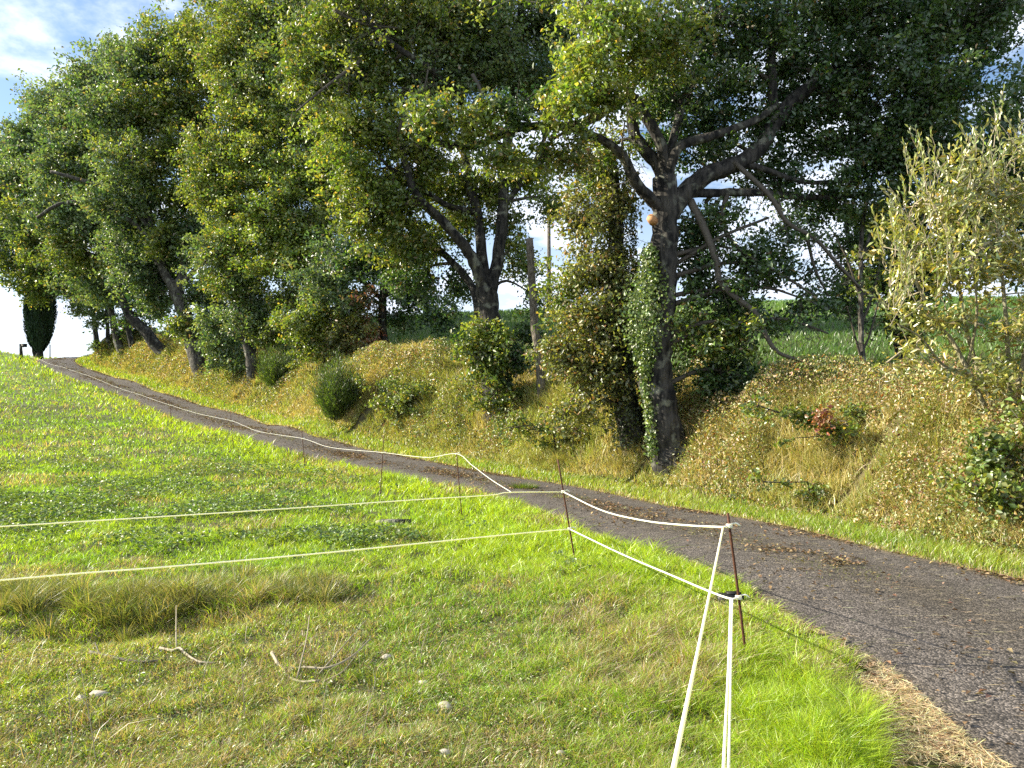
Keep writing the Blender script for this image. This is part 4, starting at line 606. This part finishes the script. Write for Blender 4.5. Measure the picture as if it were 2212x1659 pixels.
shrub('bramble_bush', 'low bramble mound beside the verge near the bottom of the bank', (1750, 1095), [(1760, 1060, 0, 90, 26, .4, 'bramble', .4), (1860, 1080, 0, 80, 28, .4, 'bramble', .4), (1660, 1040, 0, 60, 20, .3, 'bramble', .35), (1960, 1110, 0, 70, 26, .3, 'bramble', .35)], leaf=.05, dens=800, clumpr=.2, asp=.75, leafmat=M_shrub)
shrub('bramble_bush', 'grey green bramble hump on the bank left of the forked oak', (860, 925), [(880, 870, 0, 80, 45, .9, 'bramble', .45), (930, 840, .2, 80, 35, .9, 'bramble', .45), (850, 830, .5, 60, 30, .8, 'oak', .45), (990, 880, 0, 60, 35, .7, 'bramble', .35)], leaf=.075, dens=420, clumpr=.28, asp=.7, leafmat=M_shrub)
shrub('bramble_bush', 'olive bramble mound on the bank below the ivy covered trunk', (1200, 985), [(1190, 930, 0, 80, 40, .6, 'bramble', .4), (1270, 945, -.2, 70, 35, .6, 'olive', .45), (1120, 925, 0, 55, 30, .5, 'bramble', .35)], leaf=.065, dens=550, clumpr=.25, asp=.7, leafmat=M_shrub)
# --- cypress on the crest
Yc = 61.5; b = P(84, 760, Yc); b[2] = float(full(b[:1], np.array([Yc]))[0]); root = empty('cypress_tree', b); tag(root, 'dense dark column shaped cypress on the crest beside the road', 'tree')
V, Q, T = tube([b + [0, 0, -.3], b + [.05, 0, .6], b + [0, 0, 2.5]], [.36, .26, .2], 10, .25); m = MB(); m.add(V, Q, T); V, Q, T = tube([b + [-.15, 0, -.2], b + [-.45, 0, .7], b + [-.5, 0, 1.8]], [.14, .11, .08], 8, .2); m.add(V, Q, T); m.build('trunk', M_bark, root, True, False)
n = 34000; zq = rng.random(n); prof = np.interp(zq, [0, .08, .22, .40, .6, .8, 1], [.35, .72, 1.0, 1.15, 1.05, .75, .1]); th = rng.random(n) * 6.28; rr = prof * (.82 + .2 * rng.random(n) + .10 * np.sin(th * 7 + zq * 9)) * rng.random(n) ** .12
p = b + np.stack([np.cos(th) * rr, np.sin(th) * rr, .75 + zq * 7.6], 1)
V, T = leaves(p, np.stack([np.cos(th) * .35, np.sin(th) * .35, 1 + 0 * th], 1) + .35 * rdir(n), np.stack([np.cos(th), np.sin(th), 0 * th], 1) + .5 * rdir(n), .22 + .15 * rng.random(n), .07, .15)
m = MB(); m.add(V, None, T, np.repeat(jit(np.tile([[.022, .045, .022]], (n, 1)), n), 4, 0)); m.build('crown', M_cyp, root)

# ------------------------------------------------------------------ poles, posts, ropes
def gz(x, y): return float(full(np.array([float(x)]), np.array([float(y)]))[0])
def pole(name, label, cat, pts, rad, mat, group=None, sides=8, rough=.05, part=None):
    V, Q, T = tube(pts, rad, sides, rough); m = MB(); m.add(V, Q, T); o = m.build(name, mat, None, True, False); tag(o, label, cat, group); return o
b = hit(1172, 858); Y = b[1]
pole('wooden_pole', 'weathered snapped wooden pole leaning beside the forked oak', 'pole', smooth_line([b - [0, 0, .3], P(1166, 780, Y), P(1155, 700, Y), P(1149, 600, Y), P(1144, 515, Y)], 14), np.linspace(10, 8, 14) / F * Y, M_wood, rough=.12)
Yp = 52.; up = P(1186, 690, Yp); zz0 = gz(up[0], Yp); top = P(1187, 448, Yp)
root = empty('utility_pole', (up[0], Yp, zz0)); tag(root, 'grey utility pole standing far off on the meadow crest', 'utility pole')
V, Q, T = tube([[up[0], Yp, zz0 - .5], [up[0], Yp, top[2]]], [.16, .11], 12); m = MB(); m.add(V, Q, T); m.build('shaft', M_wood, root, True, False)
V, Q, T = tube([[up[0] - .7, Yp - .14, top[2] - .35], [up[0] + .7, Yp - .14, top[2] - .35]], .05, 8); m = MB(); m.add(V, Q, T); m.build('crossarm', M_wood, root, True, False)
for s_ in (-.6, .6):
    V, Q, T = tube([[up[0] + s_, Yp - .14, top[2] - .31], [up[0] + s_, Yp - .14, top[2] - .2], [up[0] + s_, Yp - .14, top[2] - .1]], [.04, .055, .03], 8); m = MB(); m.add(V, Q, T); m.build('insulator', M_grey, root, True, False)
q = [np.array([up[0] + .6, Yp - .14, top[2] - .1])] + [P(u, v, y_) for u, v, y_ in [(1646, 612, 42), (1820, 590, 36), (1990, 560, 30), (2260, 470, 24)]]
pole('utility_wire', 'thin dark overhead wire passing behind the right hand trees', 'wire', smooth_line(q, 40), .014, M_black, sides=5, rough=0)
# stakes of the electric fence
tops = [(1572, 1108), (1205, 992), (986, 976), (829, 940), (651, 922), (498, 888), (368, 872), (252, 833), (172, 801), (106, 777), (64, 768), (34, 738)]
why = ['rusty leaning fence stake nearest the camera at the lane edge', 'second fence stake, leaning left, at the bend of the two ropes', 'third fence stake, short and dark, where the far rope dips', 'fourth fence stake standing tall above its rope',
       'fifth fence stake, halfway along the near straight', 'sixth fence stake, beside the mossy middle of the lane', 'seventh fence stake, thin and short by the lane', 'eighth fence stake, below the V forked oak', 'ninth fence stake, below the far leaning trunks', 'tenth fence stake, where the lane begins to bend', 'eleventh fence stake, on the grass inside the bend', 'farthest fence stake, faint against the sky at the crest']
ropeat = {}
for i, (c, tp, lb) in enumerate(zip(PC, tops, why)):
    Y = posts[i][2]; t_ = P(tp[0], tp[1], Y - .02); r_ = .0085 if i < 2 else .008; c = c.copy(); c[2] = gz(c[0], c[1])
    root = empty('fence_stake', c); tag(root, lb, 'fence stake', 'stakes of the electric fence')
    V, Q, T = tube(smooth_line([c - (t_ - c) * .15, c, (c + t_) / 2 + rng.normal(size=3) * .006, t_], 8), r_, 8, .08); m = MB(); m.add(V, Q, T); m.build('rod', M_rust, root, True, False); ropeat[i] = (c, t_, root)
def knot(root, p, r=.016, turns=3):
    """rope wound round the rod with a loose end"""
    a = np.linspace(0, turns * 2 * math.pi, turns * 10); q = np.stack([p[0] + r * np.cos(a), p[1] + r * np.sin(a), p[2] + np.linspace(-.012, .014, len(a))], 1); V, Q, T = tube(q, .0055, 6, 0)
    m = MB(); m.add(V, Q, T, [.85, .86, .9]); V, Q, T = tube(smooth_line([q[-1], q[-1] + [.025, -.01, .006], q[-1] + [.05, -.012, -.012]], 6), .005, 6); m.add(V, Q, T, [.85, .86, .9]); m.build('rope_knot', M_rope, root, True)
def rope(label, pts, r, n=60, wob=.0, group='white ropes of the electric fence', m_=None):
    q = smooth_line(pts, n)
    if wob: q[1:-1] += np.cumsum(rng.normal(size=(n - 2, 3)) * wob, 0) * np.sin(np.linspace(0, math.pi, n - 2))[:, None]
    V, Q, T = tube(q, r, 6, 0); m = m_ or MB(); m.add(V, Q, T, [.85, .86, .9])
    if m_ is None:
        o = m.build('fence_rope', M_rope, None, True); tag(o, label, 'rope', group); return o
def on(i, v):
    c, t_, _ = ropeat[i]; vb = posts[i][1]; vt = tops[i][1]; f = (vb - v) / (vb - vt); return c + (t_ - c) * f
k1u, k1l, k2u, k2l = on(0, 1136), on(0, 1290), on(1, 1062), on(1, 1142)
for i, p in [(0, k1u), (0, k1l), (1, k2u), (1, k2l)]: knot(ropeat[i][2], p)
for i, v in [(2, 980), (3, 978), (4, 947), (5, 909), (6, 875), (7, 835), (8, 804), (9, 785)]: knot(ropeat[i][2], on(i, v), .014, 2)
j1u = P(1562, 1138, 4.86); j1l = P(1578, 1293, 4.86)
def sag(a, b, s): m = (a + b) / 2 - np.array([0, 0, s]); q1 = a * .75 + b * .25 - np.array([0, 0, s * .75]); q3 = a * .25 + b * .75 - np.array([0, 0, s * .75]); return [a, q1, m, q3, b]
rope('upper white rope sagging between the two nearest stakes', [k2u, P(1300, 1102, 7.0), P(1390, 1124, 6.2), P(1480, 1134, 5.5), j1u, k1u], .0062, group=None)
rope('lower white rope between the two nearest stakes', [k2l, P(1340, 1195, 6.9), P(1450, 1242, 5.9), P(1530, 1276, 5.2), j1l, k1l], .0068, group=None)
rope('upper white rope crossing the pasture to the left edge', [k2u, P(1100, 1063, 7.3), P(1060, 1069, 7.1), P(900, 1079, 6.6), P(500, 1106, 5.7), P(0, 1137, 4.9), P(0, 1137, 4.9) + (P(0, 1137, 4.9) - k2u) * .8], .0052, group=None)
rope('lower white rope crossing the foreground to the left edge', [k2l, P(1100, 1154, 7.3), P(700, 1194, 6.1), P(350, 1225, 5.5), P(0, 1253, 5.0), P(0, 1253, 5.0) + (P(0, 1253, 5.0) - k2l) * .8], .0070, group=None)
a = P(1455, 1659, 1.62); rope('white rope running from the top of the nearest stake towards the camera', [j1u, P(1527, 1310, 3.2), P(1495, 1465, 2.3), a, a + (a - P(1527, 1310, 3.2)) * .7], .0062, group=None)
a = P(1563, 1659, 2.55); m = MB(); rope('', [j1l, P(1573, 1450, 3.6), a, a + (a - j1l) * .9], .0055, m_=m); rope('', [j1l + [.012, 0, 0], P(1577, 1450, 3.6) + [.003, 0, 0], a + [.016, 0, -.002], a + (a - j1l) * .9 + [.02, 0, 0]], .0055, m_=m)
tag(m.build('fence_rope', M_rope, None, True), 'doubled white rope from the lower knot of the nearest stake towards the camera', 'rope')
far_pts = [P(1105, 1063, 7.35), P(1060, 1035, 9.0), P(1020, 1005, 10.6), on(2, 980), P(930, 988, 12.7), P(887, 985, 13.4), on(3, 978), P(713, 966, 16.5), on(4, 947), P(560, 932, 20.5), on(5, 909), P(430, 894, 26), on(6, 875), P(300, 851, 32), on(7, 835), P(205, 815, 38), on(8, 804), P(135, 792, 44), on(9, 785), P(84, 775, 50), on(10, 771)]
rope('long kinked white rope following the lane uphill from stake to stake', far_pts, .0036, 260, .0018, group=None)
# signs of life on the crest
Y = 60.; b = P(46, 757, Y); b[2] = gz(b[0], Y); root = empty('marker_post', b); tag(root, 'dark wooden post with a small box on its right side at the crest', 'post')
V, Q, T = tube([b - [0, 0, .3], b + [-.06, 0, 1.25]], [.11, .10], 6, .1); m = MB(); m.add(V, Q, T); m.build('post', M_bark, root, False, False)
def box(c, s, rot=0.):
    x, y, z = [a / 2 for a in s]; V = np.array([[sx * x, sy * y, sz * z] for sz in (-1, 1) for sy in (-1, 1) for sx in (-1, 1)]); ca, sa = math.cos(rot), math.sin(rot); V[:, :2] = V[:, :2] @ np.array([[ca, sa], [-sa, ca]])
    return V + np.array(c), np.array([[0, 2, 3, 1], [4, 5, 7, 6], [0, 1, 5, 4], [2, 6, 7, 3], [0, 4, 6, 2], [1, 3, 7, 5]])
V, Q = box(b + [.22, 0, 1.12], (.32, .22, .22)); m = MB(); m.add(V, Q); V, Q = box(b + [.22, -.01, 1.25], (.38, .28, .03)); m.add(V, Q); m.build('box', M_black, root, False, False)
for u, lb, mt in [(107, 'thin grey stake right of the cypress, left one of a close pair', M_grey), (109.5, 'thin stake right of the cypress, right one of a close pair', M_rust), (49.5, 'thin pale stake just right of the box post on the crest', M_grey)]:
    p = P(u, 760, 60.5); p[2] = gz(p[0], 60.5); pole('crest_stake', lb, 'stake', [p - [0, 0, .2], p + [0, 0, 1.15]], .022, mt, 'stakes on the crest')

# ------------------------------------------------------------------ small things
def stone(u, v, s, label):
    b = hit(u, v); bm_n = 9; th, ph = np.meshgrid(np.linspace(0, 2 * math.pi, 12, endpoint=False), np.linspace(.05, math.pi - .05, 8)); d = np.stack([np.sin(ph) * np.cos(th), np.sin(ph) * np.sin(th), np.cos(ph)], -1).reshape(-1, 3)
    r = 1 + .12 * (rng.random(len(d)) - .5); pl = rdir(9)
    for q in pl: r = np.minimum(r, .60 / np.maximum(d @ q, .3))
    V = d * r[:, None] * np.array([s, s * .8, s * .62]) + b + [0, 0, s * .30]; i = (np.arange(7) * 12)[:, None]; j = np.arange(12)[None]; k = (j + 1) % 12; Q = np.stack([i + j, i + k, i + k + 12, i + j + 12], -1).reshape(-1, 4)
    T = np.array([(0, (q + 1) % 12, q) for q in range(1, 11)]); T2 = np.array([(84, 84 + q, 84 + q + 1) for q in range(1, 11)])
    m = MB(); m.add(V, Q, np.vstack([T, T2])); tag(m.build('stone', M_stone, None, False, False), label, 'stone', 'stones in the foreground grass')
for u, v, s, lb in [(173, 1518, .045, 'white pointed stone at the lower left, left of a browner stone'), (212, 1508, .055, 'brownish stone just right of the white pointed one'), (912, 1483, .04, 'pale stone below the middle of the forked branch, upper of two'), (962, 1535, .052, 'larger pale slab of stone below the upper pale stone'),
                   (962, 1640, .045, 'white stone cut by the bottom edge of the picture'), (835, 1425, .04, 'grey stone half sunk near the dry weeds'), (1212, 1636, .035, 'small cream stone near the bottom, right of the white one')]: stone(u, v, s, lb)
def stick_thing(name, label, lines, mat, cat='branch'):
    m = MB(); first = None
    for pts, r0, r1 in lines:
        q = []
        for u, v, hh in pts: g_ = hit(u, v + 2); q.append(g_ + [0, 0, hh])
        q = smooth_line(q, len(q) * 4); V, Q, T = tube(q, np.linspace(r0, r1, len(q)), 6, .2); m.add(V, Q, T)
    o = m.build(name, mat, None, True, False); tag(o, label, cat, 'fallen branches in the foreground'); return o
stick_thing('fallen_branch', 'pale forked dead branch lying in the middle foreground', [([(587, 1425, .05), (600, 1442, .03), (612, 1450, .02), (622, 1466, .02), (650, 1478, .02), (690, 1480, .03)], .011, .006), ([(612, 1450, .02), (660, 1452, .03), (710, 1458, .05), (760, 1445, .08), (800, 1418, .12)], .008, .004), ([(640, 1476, .02), (660, 1440, .15), (668, 1400, .22)], .005, .003), ([(690, 1464, .03), (740, 1430, .1), (790, 1390, .16)], .005, .002), ([(700, 1478, .02), (740, 1468, .05), (770, 1440, .08)], .004, .002)], M_ltwig)
stick_thing('fallen_branch', 'thin pale branch with a bare upright twig at the left foreground', [([(345, 1408, .03), (375, 1410, .02), (388, 1408, .03), (405, 1420, .02), (430, 1435, .02), (465, 1438, .02)], .010, .006), ([(381, 1408, .02), (380, 1385, .09), (380, 1352, .16)], .005, .003)], M_ltwig)
stick_thing('fallen_branch', 'dark rotten branch half hidden in grass left of the pale branches', [([(195, 1418, .03), (230, 1425, .03), (270, 1435, .03), (310, 1436, .02), (350, 1432, .02)], .014, .008), ([(215, 1422, .03), (205, 1405, .06)], .006, .003)], M_twig)
stick_thing('fallen_branch', 'small white crooked twig near the bottom middle', [([(765, 1535, .03), (768, 1555, .02), (775, 1570, .02), (792, 1576, .02)], .006, .004), ([(768, 1548, .02), (782, 1546, .04)], .004, .003)], M_ltwig)
def tuft(label, u, v, n, hgt, spread, c0, c1, cat='plant', name='grass_tuft'):
    b = hit0(u, v, lambda x, y: base0(x, y) + .02); th = rng.random(n) * 6.28; r = rng.random(n) ** .5 * spread; X = b[0] + np.cos(th) * r; Y_ = b[1] + np.sin(th) * r * .7; h = hgt * (.5 + .6 * rng.random(n)) * (1 - .5 * r / spread)
    V, Q, T, c = blades(np.stack([X, Y_, np.full(n, b[2] - .03)], 1), h, .006, np.stack([np.cos(th), np.sin(th)], 1) * (h * (.3 + .9 * r / spread))[:, None], jit(mixc(np.array(c0), np.array(c1), rng.random((n, 1))), n))
    m = MB(); m.add(V, Q, T, c); tag(m.build(name, M_grass), label, cat, 'tufts growing in the lane')
tuft('dense dark green grass tuft standing in the middle of the lane', 1132, 1056, 900, .22, .24, [.05, .10, .015], [.16, .22, .03])
tuft('yellow green tuft in the lane right below the second stake', 1208, 1076, 500, .12, .20, [.20, .26, .03], [.32, .33, .06])
tuft('flat dark leafy tuft in the lane right of the second stake', 1252, 1078, 420, .10, .24, [.05, .09, .015], [.14, .18, .03])
tuft('sparse yellow grass tuft in the lane, lowest of the four', 1345, 1100, 450, .09, .28, [.24, .24, .05], [.36, .32, .10])
b = hit(1578, 1306); root = empty('dark_block', b); tag(root, 'dark block put in for a dark gap at the lane edge behind the nearest stake', 'block')  # solid block added where a dark gap shows beside the lane
V, Q = box(b + [0, .02, .035], (.20, .10, .09), .05); m = MB(); m.add(V, Q); m.build('body', M_black, root, False, False); V, Q = box(b + [.03, .02, .088], (.11, .06, .02), .05); m = MB(); m.add(V, Q); m.build('block_top', M_black, root, False, False)
b = hit(858, 1134); root = empty('old_timber', b); tag(root, 'dark weathered length of timber lying in the grass below the third stake', 'timber')
V, Q = box(b + [-.02, 0, .04], (.42, .10, .08), -.04); m = MB(); m.add(V, Q); m.build('beam', M_bark2, root, False, False)
V, Q, T = tube([b + [-.30, 0, .03], b + [-.22, 0, .04]], [.03, .035], 8, .1); m = MB(); m.add(V, Q, T); m.build('pale_end', M_stone, root, False, False)
DS = ['dead stalk in the bottom foreground between the two white stones and the left branch', 'leftmost dead stalk, leaning left at the bottom left corner', 'dead stalk leaning left, second from the bottom left corner', 'dead stalk upright in the middle of the pasture below the lower rope', 'pale dead stalk standing just below the lower rope, leaning right',
      'dead stalk left of the forked pale branch, near the bottom', 'dead stalk just below the forked pale branch', 'short dead stalk above the upper pale stone', 'short dead stalk farthest right, in the short grass', 'dead stalk at the bottom edge left of the white crooked twig', 'short dead stalk above the brownish stone', 'pale dead stalk below the lower rope, right of another pale one']
# dry stalks standing in the foreground, each its own plant
for i, (u, v, h, l) in enumerate([(430, 1590, .34, .02), (160, 1640, .38, -.05), (210, 1655, .36, -.08), (845, 1330, .30, .0), (840, 1250, .30, .08), (530, 1560, .30, -.03), (690, 1600, .26, .03), (905, 1440, .22, .05), (1160, 1400, .2, .02), (780, 1620, .3, .06), (300, 1480, .25, .02), (970, 1250, .3, .06)]):
    b = hit(u, v); m = MB(); q = smooth_line([b - [0, 0, .02], b + [l * .4, 0, h * .5], b + [l, .02, h]], 8); V, Q, T = tube(q, np.linspace(.0028, .0012, 8), 5); m.add(V, Q, T)
    k = rng.integers(3, 8, 7); V, Q = sticks(q[k], q[k] + rdir(7) * .05 + [0, 0, .04], .0012, .0007, .1, 2); m.add(V, Q)
    tag(m.build('dry_stalk', M_ltwig, None, False, False), DS[i], 'plant', 'dead stalks in the foreground')
